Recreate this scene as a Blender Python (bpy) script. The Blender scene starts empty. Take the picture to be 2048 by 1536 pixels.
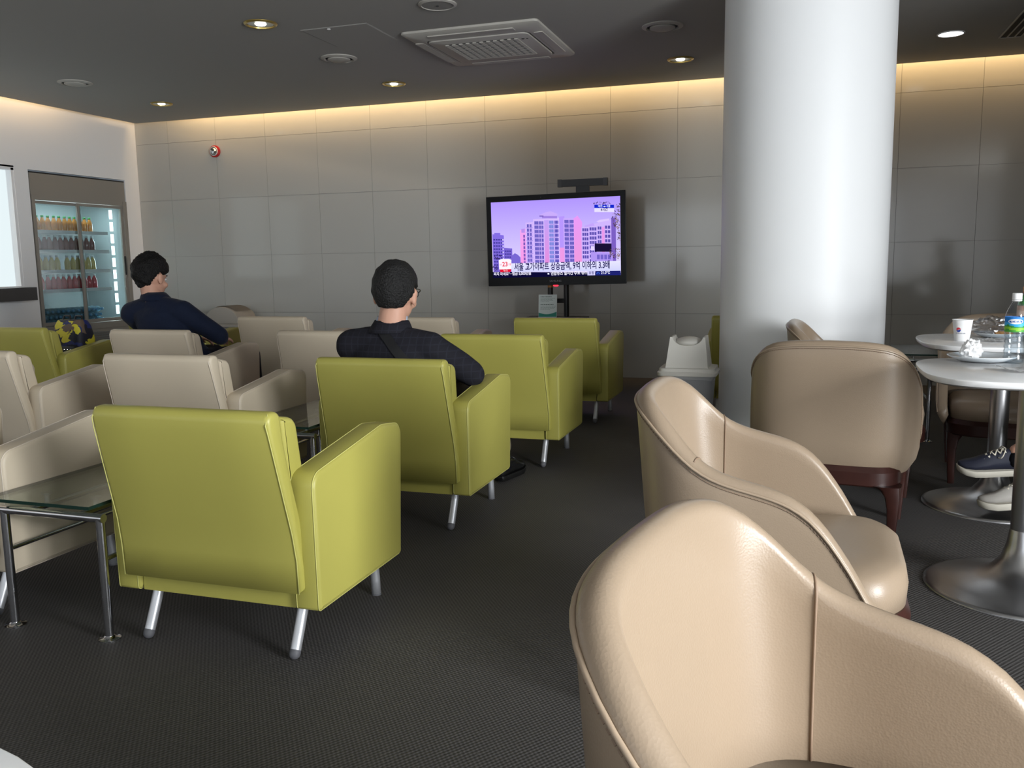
import bpy, bmesh, math, random
from mathutils import Vector, Matrix, noise
from mathutils.bvhtree import BVHTree
PI = math.pi
random.seed(7)
S = bpy.context.scene
COL = S.collection

# ------------------------------------------------------------------ camera
EYE = 1.10
FPX, PITCH, ROLL, YAW = 1750.2, -0.13931, -0.015807, -0.31875
fw = Vector((math.sin(YAW)*math.cos(PITCH), math.cos(YAW)*math.cos(PITCH), math.sin(PITCH)))
rt = Vector((math.cos(YAW), -math.sin(YAW), 0)); up = rt.cross(fw)
r2 = math.cos(ROLL)*rt + math.sin(ROLL)*up
u2 = -math.sin(ROLL)*rt + math.cos(ROLL)*up
cam = bpy.data.objects.new('camera', bpy.data.cameras.new('camera')); COL.objects.link(cam)
cam.data.sensor_width = 36; cam.data.sensor_fit = 'HORIZONTAL'; cam.data.lens = FPX/2048*36
cam.data.clip_start = 0.05; cam.data.clip_end = 100
m = Matrix((r2, u2, -fw)).transposed().to_4x4(); m.translation = (0, 0, EYE)
cam.matrix_world = m
S.camera = cam

# ------------------------------------------------------------------ world, daylight, exposure
w = bpy.data.worlds.new('world'); S.world = w; w.use_nodes = True
bg = w.node_tree.nodes['Background']; bg.inputs[0].default_value = (0.62, 0.72, 0.85, 1); bg.inputs[1].default_value = 0.6
S.view_settings.view_transform = 'Standard'; S.view_settings.look = 'None'
S.view_settings.exposure = 0.72; S.view_settings.gamma = 1.0; S.view_settings.use_curve_mapping = False
S.cycles.use_denoising = True
S.cycles.max_bounces = 8; S.cycles.diffuse_bounces = 4; S.cycles.glossy_bounces = 4
S.cycles.transmission_bounces = 6; S.cycles.transparent_max_bounces = 12
S.cycles.sample_clamp_indirect = 6.0; S.cycles.caustics_reflective = False; S.cycles.caustics_refractive = False

YW, XL, XR, YB, ZC = 8.087, -6.961, 3.9, -4.2, 2.625

def area(name, loc, direction, sx, sy, power, color, spread=PI):
    l = bpy.data.lights.new(name, 'AREA'); l.shape = 'RECTANGLE'; l.size = sx; l.size_y = sy
    l.energy = power; l.color = color; l.spread = spread
    o = bpy.data.objects.new(name, l); COL.objects.link(o); o.location = loc
    o.rotation_euler = Vector(direction).to_track_quat('-Z', 'Y').to_euler()
    return o
# daylight outside the windows of the right-hand wall and of the wall behind the camera
area('daylight_right', (XR+0.35, -0.65, 1.35), (-1, 0, 0), 2.4, 6.7, 1120, (0.95, 0.98, 1.0))
area('daylight_rear', (-2.2, YB-0.35, 1.45), (0, 1, 0), 8.6, 1.7, 48, (0.95, 0.98, 1.0))
# warm strips lying in the ceiling coves
area('cove_strip_back', (-1.95, YW-0.21, 2.97), (0, 0, -1), 8.7, 0.36, 48, (1.0, 0.66, 0.31))
area('cove_strip_left', (XL+0.21, 2.2, 2.97), (0, 0, -1), 0.36, 9.6, 24, (1.0, 0.66, 0.31))

# ------------------------------------------------------------------ materials
def nt(name):
    mt = bpy.data.materials.new(name); mt.use_nodes = True
    return mt, mt.node_tree, mt.node_tree.nodes['Principled BSDF']
def mat(name, col, rough=0.5, metal=0.0, spec=0.5, bump=None, trans=0.0, emit=None, coat=0.0, var=None, ior=1.45, sheen=0.0):
    mt, t, b = nt(name)
    b.inputs['Base Color'].default_value = (*col, 1)
    b.inputs['Roughness'].default_value = rough; b.inputs['Metallic'].default_value = metal
    b.inputs['Specular IOR Level'].default_value = spec; b.inputs['IOR'].default_value = ior
    b.inputs['Transmission Weight'].default_value = trans; b.inputs['Coat Weight'].default_value = coat
    b.inputs['Sheen Weight'].default_value = sheen
    if emit:
        b.inputs['Emission Color'].default_value = (*emit[0], 1); b.inputs['Emission Strength'].default_value = emit[1]
    tc = None
    if bump or var:
        tc = t.nodes.new('ShaderNodeTexCoord')
    if bump:
        kind, scale, strength, dist = bump
        if kind == 'noise':
            n = t.nodes.new('ShaderNodeTexNoise'); n.inputs['Scale'].default_value = scale; n.inputs['Detail'].default_value = 3; out = n.outputs['Fac']
        else:
            n = t.nodes.new('ShaderNodeTexVoronoi'); n.inputs['Scale'].default_value = scale; out = n.outputs['Distance']
        t.links.new(tc.outputs['Object'], n.inputs['Vector'])
        bp = t.nodes.new('ShaderNodeBump'); bp.inputs['Strength'].default_value = strength; bp.inputs['Distance'].default_value = dist
        t.links.new(out, bp.inputs['Height']); t.links.new(bp.outputs['Normal'], b.inputs['Normal'])
    if var:
        scale, amt = var
        n = t.nodes.new('ShaderNodeTexNoise'); n.inputs['Scale'].default_value = scale; n.inputs['Detail'].default_value = 4
        t.links.new(tc.outputs['Object'], n.inputs['Vector'])
        mx = t.nodes.new('ShaderNodeMix'); mx.data_type = 'RGBA'
        mx.inputs[6].default_value = (*[c*(1-amt) for c in col], 1); mx.inputs[7].default_value = (*[min(1, c*(1+amt)) for c in col], 1)
        t.links.new(n.outputs['Fac'], mx.inputs[0]); t.links.new(mx.outputs[2], b.inputs['Base Color'])
    return mt
def emis(name, col, strength=1.0):
    mt = bpy.data.materials.new(name); mt.use_nodes = True; t = mt.node_tree; t.nodes.clear()
    e = t.nodes.new('ShaderNodeEmission'); e.inputs[0].default_value = (*col, 1); e.inputs[1].default_value = strength
    o = t.nodes.new('ShaderNodeOutputMaterial'); t.links.new(e.outputs[0], o.inputs[0]); return mt
def srgb(r, g, b):
    f = lambda c: (c/255)/12.92 if c <= 10 else ((c/255+0.055)/1.055)**2.4
    return (f(r), f(g), f(b))
def thin_glass(name, tint, refl=0.12, rough=0.02):
    mt = bpy.data.materials.new(name); mt.use_nodes = True; t = mt.node_tree; t.nodes.clear()
    tr = t.nodes.new('ShaderNodeBsdfTransparent'); tr.inputs[0].default_value = (*tint, 1)
    g = t.nodes.new('ShaderNodeBsdfGlossy'); g.inputs['Roughness'].default_value = rough
    fr = t.nodes.new('ShaderNodeLayerWeight'); pw = t.nodes.new('ShaderNodeMath'); pw.operation = 'POWER'; pw.inputs[1].default_value = 5.0; t.links.new(fr.outputs['Facing'], pw.inputs[0])
    mp = t.nodes.new('ShaderNodeMath'); mp.operation = 'ADD'; mp.inputs[1].default_value = refl; mp.use_clamp = True
    mx = t.nodes.new('ShaderNodeMixShader'); o = t.nodes.new('ShaderNodeOutputMaterial')
    t.links.new(pw.outputs[0], mp.inputs[0]); t.links.new(mp.outputs[0], mx.inputs[0])
    t.links.new(tr.outputs[0], mx.inputs[1]); t.links.new(g.outputs[0], mx.inputs[2]); t.links.new(mx.outputs[0], o.inputs[0])
    return mt
M = {}
M['green'] = mat('green_leather', (0.40, 0.37, 0.085), 0.42, bump=('noise', 220, 0.08, 0.002), var=(3, 0.05))
M['green_seam'] = mat('green_thread', (0.55, 0.53, 0.17), 0.6)
M['beige'] = mat('beige_leather', (0.60, 0.515, 0.392), 0.45, bump=('noise', 220, 0.08, 0.002), var=(3, 0.04))
M['beige_seam'] = mat('beige_thread', (0.70, 0.62, 0.52), 0.6)
M['tan'] = mat('tan_leather', (0.290, 0.220, 0.155), 0.34, bump=('voronoi', 300, 0.13, 0.0014), var=(5, 0.04))
M['tan_seam'] = mat('tan_thread', (0.22, 0.15, 0.10), 0.6)
M['tan_piping'] = mat('tan_piping', (0.32, 0.243, 0.172), 0.33)
M['wood'] = mat('dark_stained_wood', (0.035, 0.011, 0.008), 0.32, var=(14, 0.4))
M['silver'] = mat('silver_paint', (0.55, 0.56, 0.58), 0.38, metal=0.6)
M['rubber'] = mat('grey_rubber', (0.10, 0.10, 0.11), 0.6)
M['chrome'] = mat('chrome', (0.62, 0.62, 0.64), 0.09, metal=1.0)
M['steel'] = mat('brushed_steel', (0.45, 0.45, 0.46), 0.3, metal=1.0)
M['steel_matte'] = mat('matte_steel', (0.34, 0.32, 0.29), 0.5, metal=0.5)
M['black'] = mat('black_plastic', (0.012, 0.012, 0.013), 0.35)
M['gloss_black'] = mat('gloss_black', (0.004, 0.004, 0.005), 0.25, spec=0.18)
M['grey_plastic'] = mat('grey_plastic', (0.06, 0.06, 0.065), 0.45)
M['white_top'] = mat('white_laminate', (0.84, 0.84, 0.84), 0.25, spec=0.6)
M['top_edge'] = mat('grey_edge', (0.30, 0.29, 0.28), 0.5)
M['paint'] = mat('white_paint', (0.84, 0.84, 0.85), 0.6)
M['column'] = mat('column_paint', (0.86, 0.87, 0.875), 0.45, spec=0.4)
M['ceiling'] = mat('ceiling_paint', (0.39, 0.38, 0.355), 0.8, spec=0.2)
M['ceil_part'] = mat('ceiling_fitting', (0.44, 0.42, 0.38), 0.6)
M['dark_gap'] = mat('dark_gap', (0.02, 0.02, 0.02), 0.8)
M['tile'] = mat('polished_wall_tile', (0.46, 0.455, 0.425), 0.10, spec=0.62, var=(1.2, 0.03))
M['grout'] = mat('joint_filler', (0.26, 0.25, 0.235), 0.8)
M['gold'] = mat('gold_trim', (0.55, 0.40, 0.12), 0.3, metal=0.8)
M['reflector'] = mat('lamp_reflector', (0.88, 0.90, 0.86), 0.35, metal=0.6)
M['bulb'] = emis('lamp_bulb', (0.95, 1.0, 0.92), 3.0)
M['lamp_on'] = emis('lamp_diffuser', (0.95, 0.97, 1.0), 2.2)
M['bin'] = mat('ivory_plastic', (0.60, 0.58, 0.53), 0.45)
M['bin_tan'] = mat('taupe_plastic', (0.36, 0.33, 0.29), 0.5)
M['bin_grey'] = mat('grey_bin_body', (0.27, 0.27, 0.28), 0.5)
M['bag_film'] = mat('clear_film', (0.75, 0.75, 0.76), 0.25, trans=0.5)
M['red'] = mat('red_plastic', (0.45, 0.02, 0.02), 0.3)
M['glass_top'] = thin_glass('table_glass', (0.80, 0.86, 0.81), 0.10)
M['glass_edge'] = mat('table_glass_edge', (0.01, 0.03, 0.022), 0.15)
M['door_glass'] = thin_glass('door_glass', (0.80, 0.87, 0.89), 0.06)
M['pet'] = thin_glass('clear_plastic', (0.90, 0.93, 0.95), 0.08, 0.05)
M['white'] = mat('white_plastic', (0.82, 0.82, 0.82), 0.4)
M['paper'] = mat('white_paper', (0.80, 0.80, 0.80), 0.8)
M['china'] = mat('white_china', (0.72, 0.76, 0.79), 0.15)
M['skin'] = mat('skin', (0.56, 0.31, 0.22), 0.5, bump=('noise', 90, 0.06, 0.002), var=(9, 0.06))
M['hair'] = mat('black_hair', (0.006, 0.0055, 0.0055), 0.55, spec=0.3, bump=('noise', 120, 1.0, 0.010))
M['hair_grey'] = mat('greying_hair', (0.014, 0.0135, 0.0135), 0.6, spec=0.3, bump=('noise', 130, 1.0, 0.010), var=(22, 0.6))
M['eye'] = mat('eye_white', (0.6, 0.6, 0.6), 0.2)
M['lip'] = mat('lips', (0.40, 0.16, 0.13), 0.5)
M['navy'] = mat('navy_cotton', (0.008, 0.013, 0.032), 0.8, spec=0.2, bump=('noise', 11, 0.35, 0.03), sheen=0.05)
M['trouser_dark'] = mat('dark_trousers', (0.018, 0.018, 0.024), 0.85, spec=0.2, bump=('noise', 14, 0.4, 0.02))
M['trouser_grey'] = mat('taupe_trousers', (0.16, 0.135, 0.11), 0.85, spec=0.2, bump=('noise', 14, 0.4, 0.02))
M['shirt_blue'] = mat('pale_blue_shirt', (0.42, 0.48, 0.60), 0.8)
M['strap'] = mat('black_webbing', (0.006, 0.006, 0.007), 0.7)
M['shoe_black'] = mat('black_shoe_leather', (0.008, 0.008, 0.008), 0.25)
M['sock'] = mat('black_sock', (0.006, 0.006, 0.008), 0.95, spec=0.1)
M['shoe_navy'] = mat('navy_shoe', (0.010, 0.012, 0.026), 0.6)
M['shoe_grey'] = mat('pale_grey_shoe', (0.36, 0.34, 0.31), 0.7)
M['lace'] = mat('cream_lace', (0.62, 0.58, 0.48), 0.8)
M['sole'] = mat('cream_sole', (0.50, 0.47, 0.40), 0.6)
M['purple'] = mat('purple_fabric', (0.085, 0.022, 0.23), 0.45)
M['food'] = mat('toasted_bread', (0.48, 0.25, 0.09), 0.7, var=(40, 0.4))
M['led'] = emis('cooler_led', (0.85, 1.0, 1.0), 3.2)
M['frost'] = emis('frosted_pane', (0.62, 0.70, 0.72), 0.8)
M['counter'] = mat('dark_counter', (0.035, 0.03, 0.028), 0.3)

def fabric_check():
    mt, t, b = nt('checked_wool'); b.inputs['Roughness'].default_value = 0.85; b.inputs['Specular IOR Level'].default_value = 0.2
    tc = t.nodes.new('ShaderNodeTexCoord')
    sep = t.nodes.new('ShaderNodeSeparateXYZ'); t.links.new(tc.outputs['Object'], sep.inputs[0])
    outs = []
    for ax in ('X', 'Z'):
        a = t.nodes.new('ShaderNodeMath'); a.operation = 'MULTIPLY'; a.inputs[1].default_value = 2*PI/0.030; t.links.new(sep.outputs[ax], a.inputs[0])
        s = t.nodes.new('ShaderNodeMath'); s.operation = 'SINE'; t.links.new(a.outputs[0], s.inputs[0])
        g = t.nodes.new('ShaderNodeMath'); g.operation = 'GREATER_THAN'; g.inputs[1].default_value = 0.90; t.links.new(s.outputs[0], g.inputs[0]); outs.append(g)
    mx = t.nodes.new('ShaderNodeMath'); mx.operation = 'MAXIMUM'; t.links.new(outs[0].outputs[0], mx.inputs[0]); t.links.new(outs[1].outputs[0], mx.inputs[1])
    c = t.nodes.new('ShaderNodeMix'); c.data_type = 'RGBA'; c.inputs[6].default_value = (0.012, 0.012, 0.017, 1); c.inputs[7].default_value = (0.0165, 0.0172, 0.025, 1)
    t.links.new(mx.outputs[0], c.inputs[0]); t.links.new(c.outputs[2], b.inputs['Base Color'])
    n = t.nodes.new('ShaderNodeTexNoise'); n.inputs['Scale'].default_value = 12; t.links.new(tc.outputs['Object'], n.inputs['Vector'])
    bp = t.nodes.new('ShaderNodeBump'); bp.inputs['Strength'].default_value = 0.35; bp.inputs['Distance'].default_value = 0.03
    t.links.new(n.outputs['Fac'], bp.inputs['Height']); t.links.new(bp.outputs['Normal'], b.inputs['Normal'])
    return mt
M['jacket'] = fabric_check()

def floor_mat():
    mt, t, b = nt('woven_floor'); L = t.links.new
    tc = t.nodes.new('ShaderNodeTexCoord'); mp = t.nodes.new('ShaderNodeMapping'); mp.inputs['Rotation'].default_value = (0, 0, 0)
    L(tc.outputs['Object'], mp.inputs[0]); sep = t.nodes.new('ShaderNodeSeparateXYZ'); L(mp.outputs[0], sep.inputs[0])
    def math1(op, a, v=None, b2=None):
        n = t.nodes.new('ShaderNodeMath'); n.operation = op; L(a, n.inputs[0])
        if b2 is not None: L(b2, n.inputs[1])
        elif v is not None: n.inputs[1].default_value = v
        return n.outputs[0]
    sx = math1('SINE', math1('MULTIPLY', sep.outputs['X'], 2*PI/0.0125)); sy = math1('SINE', math1('MULTIPLY', sep.outputs['Y'], 2*PI/0.017))
    pr = math1('MULTIPLY', sx, None, sy)
    big = t.nodes.new('ShaderNodeTexNoise'); big.inputs['Scale'].default_value = 1.6; big.inputs['Detail'].default_value = 5; L(tc.outputs['Object'], big.inputs['Vector'])
    fac = math1('MULTIPLY_ADD', pr, 0.5); t.nodes[-1].inputs[2].default_value = 0.5
    mx = t.nodes.new('ShaderNodeMix'); mx.data_type = 'RGBA'; mx.inputs[6].default_value = (0.036, 0.034, 0.033, 1); mx.inputs[7].default_value = (0.125, 0.118, 0.115, 1)
    L(fac, mx.inputs[0])
    m2 = t.nodes.new('ShaderNodeMix'); m2.data_type = 'RGBA'; m2.blend_type = 'MULTIPLY'; m2.inputs[0].default_value = 0.5
    L(mx.outputs[2], m2.inputs[6])
    cr = t.nodes.new('ShaderNodeValToRGB'); cr.color_ramp.elements[0].position = 0.3; cr.color_ramp.elements[0].color = (0.55, 0.55, 0.55, 1); cr.color_ramp.elements[1].position = 0.75
    L(big.outputs['Fac'], cr.inputs[0]); L(cr.outputs[0], m2.inputs[7])
    # scattered lint
    vo = t.nodes.new('ShaderNodeTexVoronoi'); vo.inputs['Scale'].default_value = 22; L(tc.outputs['Object'], vo.inputs['Vector'])
    lt = math1('LESS_THAN', vo.outputs['Distance'], 0.055)
    sel = t.nodes.new('ShaderNodeTexNoise'); sel.inputs['Scale'].default_value = 2.2; L(tc.outputs['Object'], sel.inputs['Vector'])
    gt = math1('GREATER_THAN', sel.outputs['Fac'], 0.56); sp = math1('MULTIPLY', lt, None, gt); sp2 = math1('MULTIPLY', sp, 0.5)
    m3 = t.nodes.new('ShaderNodeMix'); m3.data_type = 'RGBA'; m3.inputs[7].default_value = (0.22, 0.21, 0.19, 1); L(sp2, m3.inputs[0]); L(m2.outputs[2], m3.inputs[6])
    L(m3.outputs[2], b.inputs['Base Color']); b.inputs['Roughness'].default_value = 0.62; b.inputs['Specular IOR Level'].default_value = 0.28
    bp = t.nodes.new('ShaderNodeBump'); bp.inputs['Strength'].default_value = 0.5; bp.inputs['Distance'].default_value = 0.003
    L(fac, bp.inputs['Height']); L(bp.outputs['Normal'], b.inputs['Normal'])
    return mt
M['floor'] = floor_mat()

def attr_mat(name, strength=None, rough=0.5):
    mt = bpy.data.materials.new(name); mt.use_nodes = True; t = mt.node_tree
    a = t.nodes.new('ShaderNodeAttribute'); a.attribute_name = 'col'
    if strength is None:
        b = t.nodes['Principled BSDF']; b.inputs['Roughness'].default_value = rough; t.links.new(a.outputs['Color'], b.inputs['Base Color'])
    else:
        t.nodes.clear(); a = t.nodes.new('ShaderNodeAttribute'); a.attribute_name = 'col'
        e = t.nodes.new('ShaderNodeEmission'); e.inputs[1].default_value = strength; o = t.nodes.new('ShaderNodeOutputMaterial')
        t.links.new(a.outputs['Color'], e.inputs[0]); t.links.new(e.outputs[0], o.inputs[0])
    return mt
M['screen'] = attr_mat('screen_picture', 0.66)
M['print'] = attr_mat('printed_paper', None)

# ------------------------------------------------------------------ mesh helpers
def link(o, parent=None):
    COL.objects.link(o)
    if parent is not None: o.parent = parent
    return o
def obj(name, bm, m, parent=None, smooth=False, loc=None):
    me = bpy.data.meshes.new(name); bmesh.ops.recalc_face_normals(bm, faces=bm.faces[:]) if len(bm.faces) else None
    bm.to_mesh(me); bm.free()
    for x in (m if isinstance(m, (list, tuple)) else [m]): me.materials.append(M[x] if isinstance(x, str) else x)
    if smooth:
        for f in me.polygons: f.use_smooth = True
        if smooth != 'all':
            try: me.set_sharp_from_angle(angle=math.radians(smooth if smooth is not True else 40))
            except Exception: pass
    o = bpy.data.objects.new(name, me)
    if loc is not None: o.location = loc
    return link(o, parent)
def tag(o, label, cat, group=None):
    o['label'] = label; o['category'] = cat
    if group: o['group'] = group
    return o
def thing(name, label, cat, loc=(0, 0, 0), rz=0.0, group=None):
    o = bpy.data.objects.new(name, None); o.empty_display_size = 0.1; link(o); o.location = loc; o.rotation_euler = (0, 0, rz)
    return tag(o, label, cat, group)
def struct(name, bm, m, parent=None, smooth=False):
    o = obj(name, bm, m, parent, smooth)
    if parent is None: o['kind'] = 'structure'
    return o
def copy_tree(o, parent=None):
    c = o.copy(); COL.objects.link(c)
    if parent is not None: c.parent = parent
    for ch in list(o.children): copy_tree(ch, c)
    return c
def B(): return bmesh.new()
def box(bm, a, b, mi=0):
    x0, y0, z0 = a; x1, y1, z1 = b
    v = [bm.verts.new(p) for p in ((x0,y0,z0),(x1,y0,z0),(x1,y1,z0),(x0,y1,z0),(x0,y0,z1),(x1,y0,z1),(x1,y1,z1),(x0,y1,z1))]
    for f in ((0,3,2,1),(4,5,6,7),(0,1,5,4),(1,2,6,5),(2,3,7,6),(3,0,4,7)):
        bm.faces.new([v[i] for i in f]).material_index = mi
    return v
def bevel_all(bm, r, seg=2, ang=30):
    es = [e for e in bm.edges if len(e.link_faces) == 2 and e.calc_face_angle(0) > math.radians(ang)]
    bmesh.ops.bevel(bm, geom=es, offset=r, segments=seg, profile=0.5, affect='EDGES', clamp_overlap=True)
    return bm
def rbox(a, b, r, seg=2):
    bm = B(); box(bm, a, b); return bevel_all(bm, r, seg)
def rings(bm, rs, close_u=True, cap0=True, cap1=True, mi=0):
    vs = [[bm.verts.new(p) for p in r] for r in rs]; n = len(rs[0])
    for i in range(len(vs)-1):
        for j in range(n if close_u else n-1):
            k = (j+1) % n
            try: bm.faces.new((vs[i][j], vs[i][k], vs[i+1][k], vs[i+1][j])).material_index = mi
            except ValueError: pass
    if cap0: bm.faces.new(vs[0][::-1]).material_index = mi
    if cap1: bm.faces.new(vs[-1]).material_index = mi
    return vs
def lathe(bm, prof, n=24, c=(0, 0, 0), mi=0, cap=True, axis='Z'):
    rs = []
    for r, z in prof:
        ring = []
        for k in range(n):
            a = 2*PI*k/n; x, y = max(r, 1e-4)*math.cos(a), max(r, 1e-4)*math.sin(a)
            if axis == 'Z': ring.append((c[0]+x, c[1]+y, c[2]+z))
            elif axis == 'X': ring.append((c[0]+z, c[1]+x, c[2]+y))
            else: ring.append((c[0]+x, c[1]+z, c[2]+y))
        rs.append(ring)
    rings(bm, rs, True, cap, cap, mi)
def frames(pts):
    pts = [Vector(p) for p in pts]; T = []
    for i in range(len(pts)):
        a = pts[max(0, i-1)]; b = pts[min(len(pts)-1, i+1)]; T.append((b-a).normalized())
    ref = Vector((0, 0, 1)) if abs(T[0].z) < 0.9 else Vector((0, 1, 0))
    N = (ref - T[0]*ref.dot(T[0])).normalized(); out = []
    for i in range(len(pts)):
        N = (N - T[i]*N.dot(T[i])).normalized(); out.append((pts[i], T[i], N, T[i].cross(N)))
    return out
def tube(bm, pts, r, n=8, mi=0, cap=True, round_end=False):
    rr = r if isinstance(r, (list, tuple)) else [r]*len(pts)
    fr = frames(pts); rs = []
    if round_end:
        p, t, a, b = fr[0]
        for q in (75, 50, 25): rs.append([p - t*rr[0]*math.sin(math.radians(q)) + (a*math.cos(2*PI*k/n)+b*math.sin(2*PI*k/n))*rr[0]*math.cos(math.radians(q)) for k in range(n)])
    for (p, t, a, b), q in zip(fr, rr): rs.append([p + (a*math.cos(2*PI*k/n)+b*math.sin(2*PI*k/n))*q for k in range(n)])
    if round_end:
        p, t, a, b = fr[-1]
        for q in (25, 50, 75): rs.append([p + t*rr[-1]*math.sin(math.radians(q)) + (a*math.cos(2*PI*k/n)+b*math.sin(2*PI*k/n))*rr[-1]*math.cos(math.radians(q)) for k in range(n)])
    rings(bm, rs, True, cap, cap, mi)
def ribbon(bm, pts, nrm, width, thick, mi=0):
    fr = []
    P = [Vector(p) for p in pts]; rs = []
    for i, p in enumerate(P):
        t = (P[min(i+1, len(P)-1)] - P[max(i-1, 0)]).normalized(); n = Vector(nrm[i]).normalized(); s = t.cross(n).normalized()
        rs.append([p - s*width/2, p + s*width/2, p + s*width/2 + n*thick, p - s*width/2 + n*thick])
    rings(bm, rs, True, True, True, mi)
def round_poly(pts, rad, seg=5):
    out = []; n = len(pts)
    for i in range(n):
        p = Vector(pts[i]); a = Vector(pts[i-1]); b = Vector(pts[(i+1) % n]); r = rad[i] if isinstance(rad, (list, tuple)) else rad
        da = (a-p).normalized(); db = (b-p).normalized(); ang = da.angle(db)
        if r <= 0: out.append(p.copy()); continue
        d = min(r/math.tan(ang/2), (a-p).length*0.49, (b-p).length*0.49); rr = d*math.tan(ang/2)
        c = p + (da+db).normalized()*(rr/math.sin(ang/2)); s = p+da*d-c; e = p+db*d-c
        a0 = math.atan2(s.y, s.x); a1 = math.atan2(e.y, e.x); dd = (a1-a0+PI) % (2*PI) - PI
        for k in range(seg+1):
            q = a0+dd*k/seg; out.append(c+Vector((math.cos(q), math.sin(q)))*rr)
    return out
def inset(poly, d):
    n = len(poly); area_ = sum(poly[i].x*poly[(i+1) % n].y - poly[(i+1) % n].x*poly[i].y for i in range(n)); sg = 1 if area_ > 0 else -1
    out = []
    for i in range(n):
        a, p, b = poly[i-1], poly[i], poly[(i+1) % n]
        e1 = (p-a); e2 = (b-p)
        if e1.length < 1e-7: e1 = e2
        if e2.length < 1e-7: e2 = e1
        n1 = Vector((-e1.y, e1.x)).normalized()*sg; n2 = Vector((-e2.y, e2.x)).normalized()*sg
        nn = (n1+n2).normalized(); out.append(p + nn*d/max(0.5, nn.dot(n1)))
    return out
def pillow(bm, poly, a, b, r, to3, seg=3, mi=0, mid=0, rin=None):
    """prism of a 2-D outline between a and b with rounded rims; to3(u, v, w) places it"""
    steps = [(k/seg)*PI/2 for k in range(seg+1)]; ri = r if rin is None else rin
    rs = [(a + r*(1-math.sin(q)), ri*(1-math.cos(q))) for q in reversed(steps)]
    mids = [(a+r+(b-a-2*r)*k/(mid+1), 0) for k in range(1, mid+1)]
    rs2 = [(b - r*(1-math.sin(q)), ri*(1-math.cos(q))) for q in steps]
    R = []
    for wv, d in rs+mids+rs2: R.append([to3(p.x, p.y, wv) for p in inset(poly, d)])
    rings(bm, R, True, True, True, mi)
def lerp_tab(tab, x):
    if x <= tab[0][0]: return tab[0][1]
    for (a, va), (b, vb) in zip(tab, tab[1:]):
        if x <= b:
            t = (x-a)/(b-a); return va+(vb-va)*t
    return tab[-1][1]
def smooth_tab(tab, x):
    h = 0.035
    return sum(lerp_tab(tab, x+h*k/3) for k in range(-3, 4))/7
def ellipsoid(bm, c, r, n=16, mi=0, rot=None):
    rs = []; c = Vector(c); R = rot or Matrix.Identity(3)
    for i in range(1, n//2):
        th = PI*i/(n//2)
        rs.append([c + R @ Vector((r[0]*math.sin(th)*math.cos(2*PI*k/n), r[1]*math.sin(th)*math.sin(2*PI*k/n), r[2]*math.cos(th))) for k in range(n)])
    vs = rings(bm, rs, True, False, False, mi)
    t = bm.verts.new(c + R @ Vector((0, 0, r[2]))); b = bm.verts.new(c - R @ Vector((0, 0, r[2])))
    for k in range(n):
        bm.faces.new((t, vs[0][k], vs[0][(k+1) % n])).material_index = mi; bm.faces.new((b, vs[-1][(k+1) % n], vs[-1][k])).material_index = mi
def text_bm(body, size, mat4, font_align='LEFT', width=None, bold=0.0):
    cu = bpy.data.curves.new('lettering', 'FONT'); cu.body = body; cu.size = size; cu.align_x = font_align; cu.offset = bold; cu.resolution_u = 3
    o = bpy.data.objects.new('lettering', cu); COL.objects.link(o); bpy.context.view_layer.update()
    me = bpy.data.meshes.new_from_object(o.evaluated_get(bpy.context.evaluated_depsgraph_get()))
    COL.objects.unlink(o); bpy.data.objects.remove(o); bpy.data.curves.remove(cu)
    bm = B(); bm.from_mesh(me); bpy.data.meshes.remove(me)
    if width and bm.verts:
        xs = [v.co.x for v in bm.verts]; k = width/(max(xs)-min(xs)); x0 = min(xs)
        for v in bm.verts: v.co.x = (v.co.x-x0)*k
    bm.transform(mat4); return bm
def flat(name, bm, m, parent=None):
    me = bpy.data.meshes.new(name); bm.to_mesh(me); bm.free(); me.materials.append(M[m] if isinstance(m, str) else m)
    return link(bpy.data.objects.new(name, me), parent)
def remeshed(name, bm, m, parent, voxel=0.009, smooth_it=4, post=None):
    me = bpy.data.meshes.new(name); bm.to_mesh(me); bm.free()
    o = bpy.data.objects.new(name, me); COL.objects.link(o)
    md = o.modifiers.new('r', 'REMESH'); md.mode = 'VOXEL'; md.voxel_size = voxel
    sm = o.modifiers.new('s', 'SMOOTH'); sm.factor = 0.5; sm.iterations = smooth_it
    bpy.context.view_layer.update()
    me2 = bpy.data.meshes.new_from_object(o.evaluated_get(bpy.context.evaluated_depsgraph_get()))
    o.modifiers.clear(); o.data = me2; bpy.data.meshes.remove(me); me2.name = name
    me2.materials.clear(); me2.materials.append(M[m] if isinstance(m, str) else m)
    if post:
        for v in me2.vertices: v.co = post(v.co)
    for f in me2.polygons: f.use_smooth = True
    if parent is not None: o.parent = parent
    return o

# ------------------------------------------------------------------ the room
bm = B(); box(bm, (XL-0.9, YB-0.6, -0.1), (XR+0.6, YW+0.2, 0.0)); struct('floor', bm, 'floor')
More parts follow.
